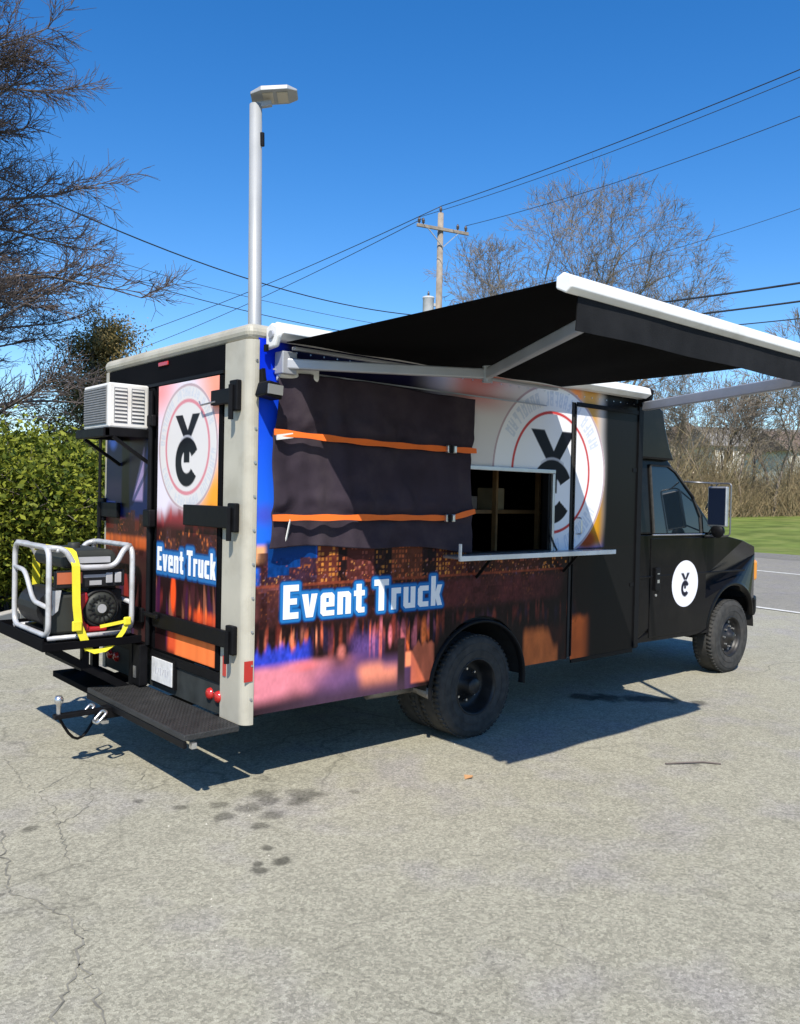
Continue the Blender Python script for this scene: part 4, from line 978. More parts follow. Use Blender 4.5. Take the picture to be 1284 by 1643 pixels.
# wheels
def wheel_meshes(dual):
    R_ = .375; wd = .225
    tp = [(.205, .0), (.215, -.004), (.25, -.010), (.31, -.012), (.345, -.006), (.362, .006), (R_-.004, .022), (R_, .035), (R_, wd-.035), (R_-.004, wd-.022), (.345, wd+.006), (.25, wd+.01), (.205, wd)]
    t = MB().lathe(tp, (0, 0, 0), 1, 64)
    for k in range(56):   # shoulder lugs
        a = 2*math.pi*k/56
        for s0, s1 in ((.012, .06), (wd-.06, wd-.012)):
            r0, r1 = R_-.006, R_+.0025; d = .012
            P = [(r*math.cos(a+e*d/R_), y, r*math.sin(a+e*d/R_)) for r in (r0, r1) for e in (-1, 1) for y in (s0, s1)]
            t.add(P, [(0, 1, 3, 2), (4, 6, 7, 5), (0, 4, 5, 1), (2, 3, 7, 6), (0, 2, 6, 4), (1, 5, 7, 3)])
    for rr in (.262, .318):
        t.lathe([(rr, -.0125), (rr+.004, -.0155), (rr+.008, -.0125)], (0, 0, 0), 1, 48)
    if dual: rp2 = [(.208, .002), (.205, -.006), (.196, -.004), (.188, .02), (.182, .10), (.165, .125), (.13, .128), (.105, .12), (.098, .10), (.062, .10), (.06, .02), (.05, .008), (0, .006)]
    else: rp2 = [(.208, .002), (.205, -.006), (.196, -.004), (.186, .025), (.178, .05), (.16, .062), (.135, .05), (.12, .03), (.085, .028), (.075, .01), (.05, .0), (.045, -.025), (0, -.028)]
    r = MB().lathe(rp2, (0, 0, 0), 1, 48)
    h = MB()
    for k in range(8):
        a = 2*math.pi*k/8; rad = .115 if dual else .103; yy = .115 if dual else .026
        h.lathe([(0, .022), (.009, .022), (.011, 0)], (rad*math.cos(a), yy, rad*math.sin(a)), 1, 6, -1)
    if not dual:
        for k in range(8):
            a = 2*math.pi*(k+.5)/8
            h.lathe([(0, .002), (.017, .002), (.02, -.006)], (.148*math.cos(a), .054, .148*math.sin(a)), 1, 10, -1)
    return t, r, h
def make_wheel(src, loc, flip=False, lab=None):
    t, r, h = src
    ro = r.build('wheel', M['rim'], T, smooth=True); ro.location = loc
    t.build('tyre', M['rubber'], ro, smooth=True); o = h.build('lug_nuts', M['steel'], ro); o['kind'] = 'stuff'
    if flip: ro.rotation_euler = (0, 0, math.pi)
    if lab: ro['label'] = lab
    return ro
wf = make_wheel(wheel_meshes(False), (5.77, .075, .372), lab='front wheel with black steel rim')
wr = make_wheel(wheel_meshes(True), (1.935, .005, .372), lab='rear dual wheel with deep black rim')
def copy_wheel(src, loc, flip):
    c = src.copy(); COL.objects.link(c); c.location = loc; c.rotation_euler = (0, 0, math.pi if flip else 0)
    for ch in src.children:
        d = ch.copy(); COL.objects.link(d); d.parent = c
copy_wheel(wr, (1.935, .26, .372), False); copy_wheel(wr, (1.935, BW-.005, .372), True); copy_wheel(wf, (5.77, BW-.075, .372), True)

# side door in the front of the box, gap and jambs
MB().box(2.958, 3.035, .014, .05, .47, 2.54).build('door_gap', M['under'], T)
b = MB(); b.box(3.018, 3.026, -.004, .01, .48, 2.52); b.box(3.026, BF-.01, -.008, .0, 2.50, 2.535); b.box(BF-.065, BF, -.012, .0, .46, 2.60)
b.build('door_jamb', M['black_metal'], T)
MB().box(2.964, 2.972, -.004, .02, .47, 2.53).build('wall_edge_trim', M['black_metal'], T)
MB().box(3.03, BF-.07, -.003, .012, .42, .452).build('door_sill', M['black_metal'], T)
MB().tube(rounded([(3.06, -.005, 1.47), (3.06, -.05, 1.47), (3.06, -.05, 1.60), (3.06, -.005, 1.60)], .02), .007, 8).build('door_handle', M['steel'], T)
for z_ in (2.0, 1.0): MB().box(BF-.13, BF-.075, -.006, 0, z_, z_+.03).build('hinge_leaf', M['black_metal'], T)

# service window and counter
sw = MB(); sw.box(WX0-.03, WX1+.03, -.018, .004, WZ1-.002, WZ1+.028); sw.box(WX1-.002, WX1+.026, -.018, .004, WZ0-.01, WZ1-.004)
sw = sw.build('service_window', M['alu'], T, bevel=.003)
b = MB(); b.box(WX0-.0, WX0+.02, -.001, .06, WZ0, WZ1-.004); b.box(WX0, WX1-.003, -.001, .06, WZ0-.012, WZ0+.006); b.box(WX1-.035, WX1-.004, .002, .06, WZ0+.007, WZ1-.004)
b.build('window_frame', M['black_metal'], sw)
ct = MB().box(1.56, 3.33, -.185, -.004, 1.322, 1.343).build('counter', M['alu'], T, bevel=.004)
MB().box(1.556, 3.333, -.196, -.186, 1.312, 1.347).build('counter_edge', M['white_alu'], ct, bevel=.002)
MB().box(1.545, 1.557, -.196, -.175, 1.312, 1.43).build('end_lip', M['white_alu'], ct, bevel=.002)
for xx in (1.9, 2.9): MB().bar((xx, -.15, 1.32), (xx, -.005, 1.17), .02, .012, (1, 0, 0)).build('counter_brace', M['black_metal'], ct)
MB().tube([(2.70, -.012, 1.60), (2.705, -.02, 1.47), (2.76, -.022, 1.38), (2.78, -.03, 1.345)], .008, 6).build('power_cord', M['wire'], T, smooth=True)

# ---- cab
YC0, YC1 = .065, BW-.065
prof = [(3.975, .47), (5.0, .455), (5.22, .47), (5.275, .50)]
for k in range(15):
    a = R(172)-(R(172)-R(18))*k/14; prof.append((5.78+.50*math.cos(a), .43+.49*math.sin(a)))
prof += [(6.30, .62), (6.36, .74), (6.52, .76), (6.53, .85), (6.53, 1.08), (6.48, 1.20), (6.30, 1.285), (5.95, 1.36), (5.45, 1.435), (3.975, 1.44)]
cab_ = MB().prism(prof, 1, YC0, YC1)
cab_.V = [(x, 1.06+(y-1.06)*(1-.16*max(0, (x-6.1)/.43)**1.6), z) for x, y, z in cab_.V]
cab_ = cab_.build('cab', M['black_paint'], T, bevel=.05, seg=4)
# pressed shoulder line and hood bulge
b = MB(); b.bar((4.0, YC0-.003, 1.06), (6.0, YC0-.003, 1.05), .012, .02); b.build('body_crease', M['black_paint'], cab_, bevel=.004)
hb = MB().prism([(5.5, 1.43), (5.95, 1.40), (6.3, 1.325), (6.46, 1.24), (6.46, 1.18), (5.5, 1.36)], 1, .38, BW-.38).build('hood', M['black_paint'], cab_, bevel=.04, seg=3)
# greenhouse
def gh(z, x): 
    return YC0+.01+.075*(z-1.44)/.72
V = [(3.975, gh(1.44, 0), 1.435), (5.47, gh(1.44, 0), 1.435), (4.60, gh(2.16, 0), 2.17), (3.975, gh(2.16, 0), 2.17)]
V2 = [(x, BW-y, z) for x, y, z in V]
g_ = MB().add(V+V2, [(0, 1, 2, 3), (7, 6, 5, 4), (0, 4, 5, 1), (1, 5, 6, 2), (2, 6, 7, 3), (3, 7, 4, 0)]).build('cab_roof', M['black_paint'], T, bevel=.03, seg=3)
def gpanel(poly, off, nm, m, par, side=0):
    Va = [(x, (gh(z, x)-off) if not side else BW-gh(z, x)+off, z) for x, z in poly]; Vb = [(x, y+(.006 if not side else -.006), z) for x, y, z in Va]; n = len(poly)
    return MB().add(Va+Vb, [tuple(range(n)), tuple(range(n, 2*n))[::-1]]+[(i, (i+1) % n, n+(i+1) % n, n+i) for i in range(n)]).build(nm, m, par)
cd_poly = [(4.24, .50), (5.14, .50), (5.22, .75), (5.22, 1.41), (4.24, 1.41)]
dr = MB().prism(cd_poly, 1, YC0-.007, YC0+.01).build('cab_door', M['black_paint'], T, bevel=.006, seg=3)
win = [(4.29, 1.455), (5.12, 1.45), (5.115, 1.60), (5.0, 1.80), (4.72, 2.03), (4.60, 2.08), (4.30, 2.08)]
gpanel(win, .007, 'window', M['glass'], dr)
gpanel([(5.17, 1.455), (5.36, 1.45), (5.17, 1.62)], .006, 'quarter_window', M['glass'], dr)
gpanel(win, .007, 'far_window', M['glass'], T, 1)
b = MB(); pts = [(x, gh(z, x)-.012, z) for x, z in win]
b.tube([(4.27, gh(1.44, 0)-.012, 1.44), (5.17, gh(1.44, 0)-.012, 1.435)], .008, 6); b.build('window_trim', M['alu'], dr)
b = MB()
for i in range(1, len(pts)): b.bar(pts[i], pts[(i+1) % len(pts)], .018, .016)
b.build('window_seal', M['rubber'], dr)
MB().box(4.30, 4.37, YC0-.03, YC0-.007, .93, 1.14).build('door_handle', M['black_metal'], dr, bevel=.006)
b = MB(); b.lathe([(0, .006), (.012, .006), (.014, 0)], (4.335, YC0-.007, .885), 1, 12, -1); b.box(4.318, 4.352, YC0-.034, YC0-.03, 1.0, 1.03); b.box(4.318, 4.352, YC0-.034, YC0-.03, 1.08, 1.09); b.build('door_lock', M['steel'], dr)
# round emblem on the door
def paint_door(C, X, Z):
    C[:] = lin((222, 222, 230)); s = .145; cx, cz = 4.83, .968; K = lin((24, 25, 40)); px = .004
    monogram(C, (X-cx)/(s*.9), (Z-cz)/s, px/s, K)
nr, na = 30, 64; rr_, aa_ = np.meshgrid(np.linspace(.0005, 1, nr), np.linspace(0, 2*np.pi, na, endpoint=False), indexing='ij')
DX = 4.83+.232*rr_*np.cos(aa_); DZ = .968+.222*rr_*np.sin(aa_)
C = np.zeros(DX.shape+(3,)); paint_door(C, DX, DZ)
i, j = np.meshgrid(np.arange(nr-1), np.arange(na), indexing='ij'); i = i.ravel(); j = j.ravel()
F = np.stack([i*na+j, i*na+(j+1) % na, (i+1)*na+(j+1) % na, (i+1)*na+j], 1)
me = raw_mesh('emblem', np.stack([DX.ravel(), 0*DX.ravel()+YC0-.0105, DZ.ravel()], 1), F)
a_ = me.color_attributes.new('print', 'FLOAT_COLOR', 'POINT'); a_.data.foreach_set('color', np.concatenate([C.reshape(-1, 3), np.ones((C.size//3, 1))], 1).astype(np.float32).ravel())
em = link('emblem', me, M['wrap'], dr); em['label'] = 'white round emblem with dark monogram'
# windscreen, cap over the cab, nose
Vw = [(5.41, .24, 1.49), (5.41, BW-.24, 1.49), (4.66, BW-.30, 2.125), (4.66, .30, 2.125)]
nrm = Vector((.735, 0, .87)).normalized()*.036
MB().add([tuple(Vector(v)+nrm) for v in Vw]+[tuple(Vector(v)+nrm*.75) for v in Vw], [(0, 1, 2, 3), (7, 6, 5, 4), (0, 4, 5, 1), (1, 5, 6, 2), (2, 6, 7, 3), (3, 7, 4, 0)]).build('windscreen', M['glass'], T)
MB().prism([(3.975, 2.13), (4.62, 2.13), (4.54, 2.24), (4.47, 2.40), (4.41, 2.58), (4.36, 2.605), (3.975, 2.615)], 1, .075, BW-.075).build('cab_cap', M['black_paint'], T, bevel=.02, seg=3)
fl = MB().prism([(5.14, .46), (5.285, .46), (5.285, .50)], 1, YC0-.01, YC0).build('fender_corner', M['black_paint'], cab_)
n_ = 20; V = []
for i in range(n_+1):
    a = R(16)+(R(164))*i/n_
    for r_, y in ((.48, YC0+.05), (.485, YC0-.008), (.505, YC0-.014), (.525, YC0-.001)): V.append((5.78+r_*math.cos(a), y+(.16*max(0, (5.78+r_*math.cos(a)-6.1)/.43)**1.6), .43+.97*r_*math.sin(a)))
MB().add(V, [(i*4+k, i*4+k+1, (i+1)*4+k+1, (i+1)*4+k) for i in range(n_) for k in range(3)]).build('fender_lip', M['black_paint'], cab_, smooth=True)
V = []
for i in range(n_+1):
    a = math.pi*i/n_
    for y in (YC0+.03, .7): V.append((5.78+.51*math.cos(a), y, .43+.50*math.sin(a)))
MB().add(V, [(i*2, i*2+1, i*2+3, i*2+2) for i in range(n_)]+[tuple(i*2+1 for i in range(n_+1))]).build('wheel_well', M['under'], cab_)
MB().box(6.36, 6.545, .185, .27, .90, 1.13).build('turn_signal', M['amber_lens'], cab_, bevel=.03, seg=3)
MB().box(6.36, 6.545, BW-.27, BW-.185, .90, 1.13).build('turn_signal', M['amber_lens'], cab_, bevel=.03, seg=3)
for y0 in (.29, BW-.56): MB().box(6.50, 6.55, y0, y0+.27, .92, 1.10).build('headlight', M['lens'], cab_, bevel=.015)
MB().box(6.51, 6.545, .58, BW-.58, .80, 1.12).build('grille', M['black_metal'], cab_)
MB().prism([(6.33, .10), (6.60, .22), (6.70, .6), (6.70, BW-.6), (6.60, BW-.22), (6.33, BW-.10), (6.33, BW-.2), (6.5, 1.6), (6.5, .5), (6.33, .2)], 2, .54, .73).build('bumper', M['black_metal'], T, bevel=.02)
# mirror on tubular arms
mr = MB().box(5.03, 5.075, -.235, -.04, 1.52, 1.90).build('mirror', M['alu'], T, bevel=.012, seg=3)
MB().box(5.024, 5.03, -.222, -.053, 1.535, 1.885).build('mirror_glass', mat('mirror_glass', (.006, .01, .025), .12, spec=.35), mr)
MB().lathe([(0, .0), (.06, .004), (.066, .02), (.06, .05), (0, .06)], (5.03, -.14, 1.475), 0, 20).build('round_mirror', M['black_metal'], mr, smooth=True)
b = MB(); b.tube(rounded([(5.20, .075, 1.90-.22), (5.10, -.10, 1.93), (5.06, -.15, 1.93), (5.06, -.26, 1.93), (5.06, -.26, 1.44), (5.06, -.14, 1.42), (5.22, YC0, 1.40)], .03), .0075, 8)
b.tube([(5.06, -.14, 1.93), (4.82, .09, 1.94)], .008, 8); b.tube([(5.06, -.14, 1.60), (5.24, .06, 1.44)], .008, 8); b.tube([(5.06, -.20, 1.45), (5.06, -.02, 1.42), (5.18, .06, 1.41)], .009, 8)
b.build('mirror_arm', mat('dull_chrome', (.22, .22, .23), .35, metal=.8), mr, smooth=True)

# ---- awning
aw = bpy.data.objects.new('awning', None); COL.objects.link(aw); aw.parent = T; aw.location = (1.4, 0, 2.6); aw.matrix_parent_inverse = Matrix.Translation(-T.location)
def AB(mb, nm, m, **k):
    o = mb.build(nm, m, None, **k); o.parent = aw; o.matrix_parent_inverse = Matrix.Translation(-Vector((1.4, 0, 2.6))); return o
AX0, AX1, AYR = .165, 2.66, -2.12
b = MB(); b.prism([(-.013, 2.63), (-.015, 2.71), (-.07, 2.735), (-.135, 2.715), (-.15, 2.66), (-.10, 2.63)], 0, .13, 3.86)
AB(b, 'cassette', M['white_alu'], bevel=.006)
AB(MB().box(.22, 2.62, -.135, -.10, 2.578, 2.597), 'cassette_lip', M['grey_alu'], bevel=.004)
b = MB(); b.box(.15, 2.62, -.024, -.0125, 2.465, 2.474); AB(b, 'trim_rail', M['grey_alu'])
# end caps with gearbox
b = MB(); b.prism([(-.012, 2.575), (-.012, 2.70), (-.07, 2.725), (-.13, 2.70), (-.142, 2.645), (-.11, 2.585)], 0, .098, .13); AB(b, 'end_cap', M['white_plastic'], bevel=.01)
b = MB(); b.lathe([(0, .012), (.022, .012), (.026, 0)], (.098, -.08, 2.655), 0, 14, -1); AB(b, 'gear_hub', M['grey_alu'])
AB(MB().box(.075, .09, -.06, -.03, 2.56, 2.60), 'crank_eye', M['black_metal'])
b = MB(); b.prism([(-.012, 2.56), (-.012, 2.72), (-.09, 2.74), (-.15, 2.70), (-.13, 2.58)], 0, 3.86, 3.90); b.lathe([(0, .03), (.03, .03), (.035, 0)], (3.90, -.08, 2.65), 0, 12, 1); AB(b, 'end_cap', M['black_metal'], bevel=.008)
# fabric sheet with a light sag, thin and two sided
nxF, nyF = 50, 40; V = []; F = []
for top_ in (0, 1):
    for i in range(nxF+1):
        for j in range(nyF+1):
            u = i/nxF; v = j/nyF; x = AX0+(AX1-AX0)*u; y = -.13+(AYR+.13+.02)*v
            z = 2.612+(2.612-2.612)*v-.006*math.sin(math.pi*v)*(1+.25*math.sin(u*9))+.004*math.sin(u*23+v*3)
            V.append((x, y, z+(.003 if top_ else 0)))
o_ = (nxF+1)*(nyF+1)
for i in range(nxF):
    for j in range(nyF):
        a = i*(nyF+1)+j; q_ = (a, a+1, a+nyF+2, a+nyF+1); F.append(q_); F.append(tuple(o_+k for k in q_[::-1]))
for i in range(nxF): a = i*(nyF+1); F.append((a, a+nyF+1, o_+a+nyF+1, o_+a)); a += nyF; F.append((a, o_+a, o_+a+nyF+1, a+nyF+1))
for j in range(nyF): F.append((j, o_+j, o_+j+1, j+1)); a = nxF*(nyF+1)+j; F.append((a, a+1, o_+a+1, o_+a))
AB(MB().add(V, F), 'fabric', M['awning_fabric'], smooth=False)
b = MB(); b.prism([(AYR+.03, 2.58), (AYR+.03, 2.625), (AYR-.005, 2.64), (AYR-.045, 2.62), (AYR-.05, 2.575), (AYR-.02, 2.555)], 0, AX0-.02, AX1+.03)
AB(b, 'lead_rail', M['white_alu'], bevel=.006)
b = MB()
nv = 60; V = []
for i in range(nv+1):
    x = AX0+.06+(AX1-AX0-.06)*i/nv
    for j in range(5): V.append((x, AYR-.02+.008*math.sin(x*7.3)*j/4, 2.557-.034*j))
F = [(i*5+j, i*5+j+1, (i+1)*5+j+1, (i+1)*5+j) for i in range(nv) for j in range(4)]
V += [(x, y+.004, z) for x, y, z in V[:]]; o_ = (nv+1)*5; F += [tuple(o_+k for k in f[::-1]) for f in F[:]]
AB(MB().add(V, F), 'valance', M['valance'])
EL = Vector((1.13, -.80, 2.475))
b = MB(); b.bar((.20, -.08, 2.50), EL, .04, .06); AB(b, 'upper_arm', M['grey_alu'], bevel=.008)
b = MB(); b.bar(EL, (.42, -2.06, 2.50), .038, .06); AB(b, 'forearm', M['grey_alu'], bevel=.008)
b = MB(); b.lathe([(0, -.05), (.03, -.05), (.032, .045), (0, .045)], EL, 2, 14); AB(b, 'arm_joint', M['grey_alu'])
AB(MB().box(.16, .26, -.10, -.013, 2.44, 2.57), 'shoulder_bracket', M['grey_alu'], bevel=.006)
b = MB(); b.prism([(-.012, 2.40), (-.012, 2.50), (-.06, 2.50), (-.06, 2.43)], 0, .17, .45); AB(b, 'arm_cover', M['white_plastic'], bevel=.01)
EL2 = Vector((2.66, -2.02, 2.50))
b = MB(); b.bar((3.86, -.08, 2.565), EL2, .045, .075); AB(b, 'front_arm', M['grey_alu'], bevel=.008)
b = MB(); b.box(EL2.x-.05, EL2.x+.05, -2.1, -1.98, 2.47, 2.575); AB(b, 'arm_bracket', M['grey_alu'], bevel=.008)
# floodlight on the corner
wl = MB().prism([(.015, 2.30), (.135, 2.28), (.12, 2.375), (.04, 2.385)], 1, -.15, -.03).build('flood_light', M['black_metal'], T, bevel=.012)
MB().bar((.03, -.16, 2.335), (.125, -.16, 2.33), .055, .012, (0, 1, 0)).build('lamp_lens', mat('lamp_lens', (.2, .2, .19), .25), wl)
MB().bar((.075, -.03, 2.37), (.075, -.012, 2.46), .02, .05).build('lamp_bracket', M['black_metal'], wl)

# ================================================================ THINGS FIXED TO OR CARRIED BY THE TRUCK
def cloth(name, label):
    nx_, nz_ = 150, 110; X, Z = np.meshgrid(np.linspace(0, 1, nx_+1), np.linspace(0, 1, nz_+1), indexing='ij')
    xl = .165-.045*(1-Z)+.012*np.sin(Z*9); xr = 1.795+.012*np.sin(Z*6+1)
    x = xl+(xr-xl)*X; zb = 1.425-.045*X**.7+.012*np.sin(X*11)+.02*np.sin(X*4); zt = 2.452+.012*np.sin(X*5); z = zb+(zt-zb)*Z
    w = X*14+1.5*np.sin(Z*3+.6)+Z*1.2
    f = .010*np.sin(w)+.011*np.sin(X*33+Z*4)*np.exp(-((X-.1)/.12)**2)+.010*np.sin(X*60+Z*2)*np.exp(-((X-.16)/.1)**2)*(1-Z)
    f += .020*np.exp(-((X-.40-.30*(1-Z))/.05)**2)*(1-.4*Z)+.016*np.exp(-((X-.85+.35*(1-Z))/.06)**2)+.012*np.exp(-((X-.25-.12*(1-Z))/.03)**2)
    f += .004*vnoise2(X*22, Z*16, 5)+.010*vnoise2(X*5, Z*6, 6)
    for zs in (2.08, 1.60):
        zc = (zs-1.40)/1.05; f *= 1-.8*np.exp(-((Z-zc)/.035)**2); f += .010*np.exp(-((Z-zc-.09)/.04)**2)*np.abs(np.sin(X*27))
    f = f*1.35; y = -.034-np.clip(f, -.015, .036)
    i, j = np.meshgrid(np.arange(nx_), np.arange(nz_), indexing='ij'); W_ = nz_+1; i = i.ravel(); j = j.ravel()
    F = np.stack([i*W_+j, (i+1)*W_+j, (i+1)*W_+j+1, i*W_+j+1], 1)
    me = raw_mesh(name, np.stack([x, y, z], -1).reshape(-1, 3), F); me.polygons.foreach_set('use_smooth', [True]*len(F))
    o = link(name, me, M['tarp']); so_ = o.modifiers.new('thick', 'SOLIDIFY'); so_.thickness = .004; so_.offset = -1
    return tag(o, label, 'cover')
cloth('window_cover', 'dark grey cloth cover strapped over the side of the truck under the awning')
def ribbon(pts, wd, nrm_, th=.004, wob=0.0):
    V = []; N = len(pts); pts = [Vector(p) for p in pts]
    for i, p in enumerate(pts):
        d = (pts[min(i+1, N-1)]-pts[max(i-1, 0)]).normalized(); n = Vector(nrm_[i] if isinstance(nrm_, list) else nrm_); n = (n-d*n.dot(d)).normalized(); s = d.cross(n)
        wv = wd*(1+wob*math.sin(i*.9))
        V += [p-s*wv/2, p+s*wv/2, p+s*wv/2+n*th, p-s*wv/2+n*th]
    F = [(i*4+k, i*4+(k+1) % 4, (i+1)*4+(k+1) % 4, (i+1)*4+k) for i in range(N-1) for k in range(4)]+[(3, 2, 1, 0), tuple(N*4-4+k for k in range(4))]
    return MB().add(V, F)
def strap(z0, z1, dip, tail, label):
    pts = []
    for k in range(40):
        t = k/39; x = .125+1.665*t
        pts.append((x, -.078-.006*math.sin(t*9)-.010*math.exp(-((t-.45)/.2)**2), z0+(z1-z0)*t-dip*math.sin(math.pi*t)+(tail*max(0, (t-.86)/.14))))
    o = ribbon(pts, .036, (0, -1, .12), .006, .15).build('strap', M['orange']); tag(o, label, 'strap', 'orange ratchet straps on the cover')
    bx, bz = 1.53, z0+(z1-z0)*.845-dip*math.sin(math.pi*.845)
    bk = MB(); bk.box(bx-.042, bx+.042, -.112, -.086, bz-.026, bz+.026); bk.box(bx+.008, bx+.03, -.122, -.112, bz-.024, bz+.024); bk.build('buckle', M['steel'], o, bevel=.005)
    MB().tube([(bx-.015, -.118, bz-.026), (bx-.015, -.118, bz+.026)], .013, 8).build('ratchet_spool', M['black_metal'], o)
    if tail == 0: MB().bar((.14, -.082, z0-.03), (.25, -.082, z0-.012), .012, .03).build('strap_tail', M['white_plastic'], o)
    else: MB().bar((.24, -.088, z0-.01), (.225, -.062, z0-.15), .012, .006).build('cable_tie', M['white_plastic'], o)
    return o
strap(2.10, 2.075, .012, 0, 'upper orange strap across the dark cover')
strap(1.605, 1.60, -.004, .05, 'lower orange strap across the dark cover')

# generator on the rack
G = thing('generator', 'portable generator in a silver tube frame on the rear rack of the truck', 'generator', (-.40, 1.62, TZ+.012))
gz0, gz1 = TZ+.035, 1.37; ga, gb = -.68, -.13; gy0, gy1 = 1.27, 1.97
fr = MB()
for x in (ga, gb):
    fr.tube(rounded([(x, gy0, gz0+.02), (x, gy0, gz1), (x, gy1, gz1), (x, gy1, gz0+.02)], .09, 6, True), .0185, 10, False)
    fr.tube(rounded([(x, gy1, 1.20), (x, gy1-.22, 1.19), (x, gy1-.40, 1.00), (x, gy0, .985)], .07), .016, 10)
for y in (gy0, gy1):
    fr.tube(rounded([(ga, y+(.04 if y == gy0 else -.04), gz1), (ga+.10, y, gz1-.01), (ga+.17, y, gz1-.135), (gb-.12, y, gz1-.135), (gb-.06, y, gz1-.02), (gb, y+(.04 if y == gy0 else -.04), gz1)], .06), .0185, 10)
    fr.tube([(ga, y+.02, gz0+.005), (gb, y+.02, gz0+.005)], .016, 8)
fr.tube([(ga+.06, gy0, gz1-.02), (ga+.06, gy1, gz1-.02)], .014, 8)
fr.build('frame', M['gen_grey'], G, smooth=True)
for x in (ga+.04, gb-.04):
    for y in (gy0+.05, gy1-.05): MB().lathe([(.025, 0), (.03, .02), (.02, .035), (0, .036)], (x, y, TZ+.0125), 2, 10).build('foot', M['rubber'], G)
tk = MB().prism([(ga+.11, 1.225), (gb-.08, 1.225), (gb-.07, 1.30), (gb-.11, 1.345), (ga+.15, 1.345), (ga+.10, 1.30)], 1, gy0+.06, gy1-.06).build('fuel_tank', M['tank'], G, bevel=.03, seg=3)
MB().lathe([(0, .035), (.035, .035), (.04, .028), (.04, 0)], (-.40, 1.62, 1.344), 2, 20).build('fuel_cap', M['tank'], tk, smooth=True)
MB().box(ga+.19, gb-.14, gy0+.03, gy0+.058, 1.262, 1.30).build('tank_stripe', M['panel_grey'], tk)
cp = MB().box(ga+.05, gb-.04, gy0+.028, gy0+.07, 1.10, 1.215).build('control_panel', M['engine'], G, bevel=.008)
MB().box(ga+.06, ga+.22, gy0+.024, gy0+.0275, 1.13, 1.205).build('panel_label', mat('label_orange', (.45, .12, .05), .5), cp)
MB().box(ga+.23, gb-.16, gy0+.024, gy0+.0275, 1.165, 1.185).build('panel_strip', M['panel_grey'], cp)
MB().box(ga+.27, gb-.20, gy0+.024, gy0+.0275, 1.115, 1.145).build('name_plate', M['panel_grey'], cp)
for x in (gb-.15, gb-.09): MB().box(x-.022, x+.022, gy0+.015, gy0+.0275, 1.125, 1.195).build('socket', M['panel_grey'], cp, bevel=.004)
MB().prism([(ga+.04, 1.09), (ga+.09, 1.09), (ga+.07, .96), (ga+.035, .93)], 1, gy0+.03, gy0+.05).build('side_bracket', M['gen_grey'], G)
en = MB(); en.box(ga+.30, gb-.03, gy0+.10, gy0+.42, .80, 1.07); en.box(ga+.30, gb-.06, gy0+.13, gy0+.34, 1.07, 1.16)
for k in range(7): en.box(gb-.20, gb-.035, gy0+.12, gy0+.38, .93+k*.021, .938+k*.021)
en = en.build('engine', M['engine'], G, bevel=.012)
rc = Vector((-.325, gy0+.10, .955))
MB().lathe([(.135, 0), (.135, .03), (.125, .05), (.112, .055), (.112, .02)], rc, 1, 28, -1).build('engine_shroud', M['engine'], en, smooth=True)
MB().lathe([(.112, .0), (.112, .045), (.098, .068), (.07, .072), (.066, .066), (.05, .066), (.046, .074), (0, .075)], rc, 1, 28, -1).build('recoil_starter', M['tank'], en, smooth=True)
b = MB()
for k in range(14):
    a = 2*math.pi*k/14; b.bar(rc+Vector((.05*math.cos(a), -.074, .05*math.sin(a))), rc+Vector((.092*math.cos(a), -.072, .092*math.sin(a))), .008, .006, (0, 1, 0))
b.build('starter_ribs', M['engine'], en)
MB().disc(rc+Vector((0, -.0755, 0)), .03, 1, 16, .003).build('starter_label', M['panel_grey'], en)
MB().prism([(-.475, 1.06), (-.42, 1.07), (-.41, 1.02), (-.45, .95), (-.44, .88), (-.40, .84), (-.42, .80), (-.47, .84), (-.485, .95)], 1, gy0+.03, gy0+.1).build('red_cover', M['engine_red'], en, bevel=.012)
MB().box(-.45, -.28, gy0+.04, gy0+.10, .80, .835).build('red_base', M['engine_red'], en, bevel=.012)
MB().tube([(-.56, gy0+.20, .95), (-.56, gy1-.10, .95)], .13, 20).build('alternator', M['engine'], G, smooth=False)
b = MB(); b.box(ga+.03, ga+.26, gy0+.05, gy0+.20, .80, 1.06); b.build('air_box', M['tank'], G, bevel=.02)
b = MB(); b.prism([(gb-.17, .84), (gb-.02, .84), (gb-.02, 1.12), (gb-.17, 1.12)], 1, gy0+.45, gy1-.08); b.build('muffler', mat('muffler_steel', (.15, .14, .13), .6, metal=.4, vary=.3), G, bevel=.04, seg=3)
MB().box(ga+.05, gb-.05, gy0+.07, gy1-.07, gz0+.005, gz0+.03).build('engine_tray', M['engine'], G)
# yellow strap: over the tank, down the near side, round the tray and up to the frame
pts = [(-.53, gy1+.022, .80), (-.53, gy1+.022, 1.25), (-.53, gy1-.03, 1.33), (-.525, gy1-.10, 1.352), (-.525, gy0+.10, 1.352), (-.525, gy0+.03, 1.335), (-.52, gy0-.026, 1.25), (-.515, gy0-.030, 1.0), (-.50, gy0-.032, .86), (-.455, gy0-.036, .75), (-.43, gy0-.03, .70)]
nm_ = [(0, 1, 0), (0, 1, 0), (0, .7, .7), (0, .1, 1), (0, -.1, 1), (0, -.7, .7), (0, -1, .1), (0, -1, 0), (0, -1, 0), (0, -1, 0), (0, -1, -.2)]
P2 = []; N2 = []
for i in range(len(pts)-1):
    for k in range(5):
        t = k/5; P2.append(Vector(pts[i]).lerp(Vector(pts[i+1]), t)); N2.append(tuple(Vector(nm_[i]).lerp(Vector(nm_[i+1]), t)))
P2.append(Vector(pts[-1])); N2.append(nm_[-1])
ys = ribbon(P2, .052, N2, .004).build('tie_down_strap', M['yellow'])
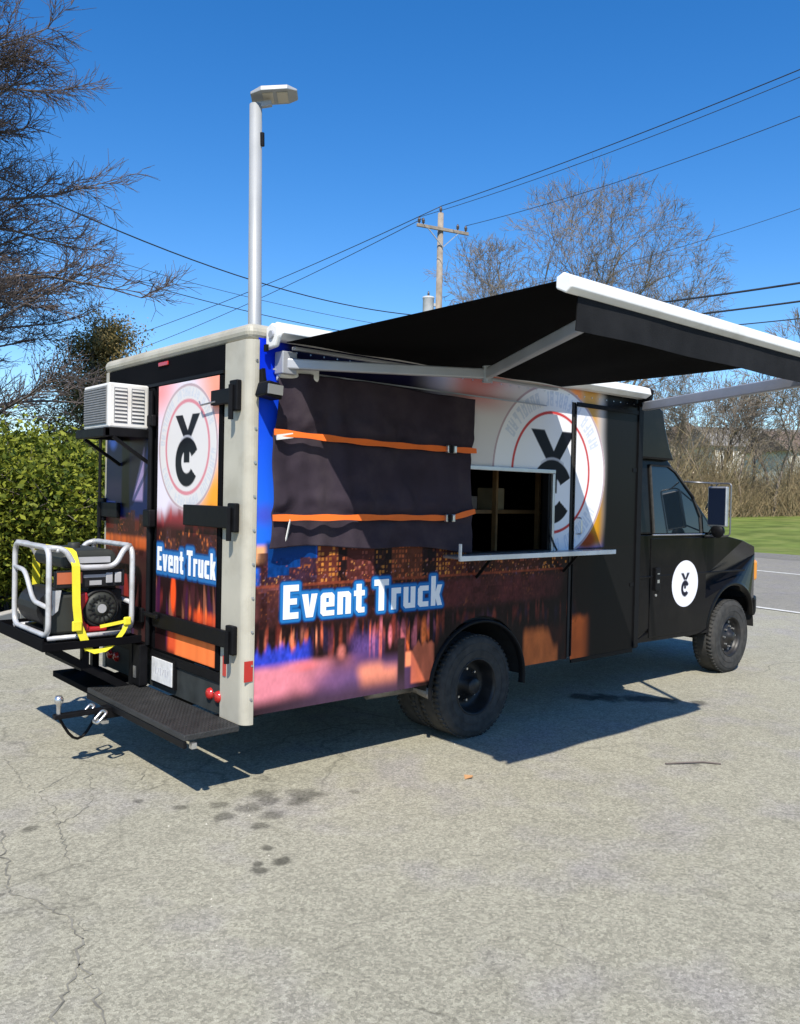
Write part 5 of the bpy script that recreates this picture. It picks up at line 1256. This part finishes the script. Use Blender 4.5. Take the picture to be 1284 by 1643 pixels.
tag(ys, 'bright yellow tie down strap over the generator and around the rack', 'strap')
pts = [(-.455, gy0-.04, .715), (-.40, gy0-.045, .685), (-.33, gy0-.045, .69), (-.26, gy0-.04, .73), (-.20, gy0-.03, .80), (-.165, gy0-.025, .865)]
ribbon(pts, .03, (0, -1, .3), .004).build('loose_end', M['yellow'], ys)
ribbon([(-.36, gy0-.034, .845), (-.28, gy0-.036, .855), (-.20, gy0-.034, .865), (-.15, gy0-.03, .875)], .022, (0, -1, .1), .004).build('tail', M['yellow'], ys)
MB().box(-.20, -.15, gy0-.045, gy0-.025, .84, .895).build('knot', M['yellow'], ys, bevel=.008)
b = MB(); b.box(-.545, -.485, gy0-.055, gy0-.035, .83, .895); b.build('buckle', M['yellow'], ys, bevel=.005)

# small litter on the ground
tw = MB().tube([(2.50, -1.20, .008), (2.60, -1.27, .012), (2.73, -1.34, .010), (2.80, -1.43, .008)], .006, 5).build('twig', M['bark_warm']); tag(tw, 'thin dark twig lying on the asphalt below the front of the awning', 'twig')
lf = MB().add([(1.22, -.60, .004), (1.265, -.62, .012), (1.31, -.585, .006), (1.26, -.555, .014)], [(0, 1, 2, 3)]).build('dry_leaf', mat('dry_leaf', (.5, .27, .12), .7)); tag(lf, 'small tan dry leaf on the asphalt behind the rear wheel', 'leaf')

# loose grit on the old asphalt
rg = np.random.RandomState(21); g_ = MB()
for k in range(420):
    x = rg.uniform(-2.2, 6); y = rg.uniform(-3.2, 1.2) if k % 3 else rg.normal()*.5; r_ = .002+.005*rg.rand()**3
    a = rg.rand()*6.28; V = [(x+r_*math.cos(a+q)*rg.uniform(.7, 1.2), y+r_*math.sin(a+q)*rg.uniform(.7, 1.2), .0015) for q in (0, 1.57, 3.14, 4.71)]+[(x, y, .002+r_*.9)]
    g_.add(V, [(0, 1, 4), (1, 2, 4), (2, 3, 4), (3, 0, 4)])
o = g_.build('gravel', mat('grit', (.42, .39, .33), .9, vary=.5, vscale=9)); o['kind'] = 'stuff'
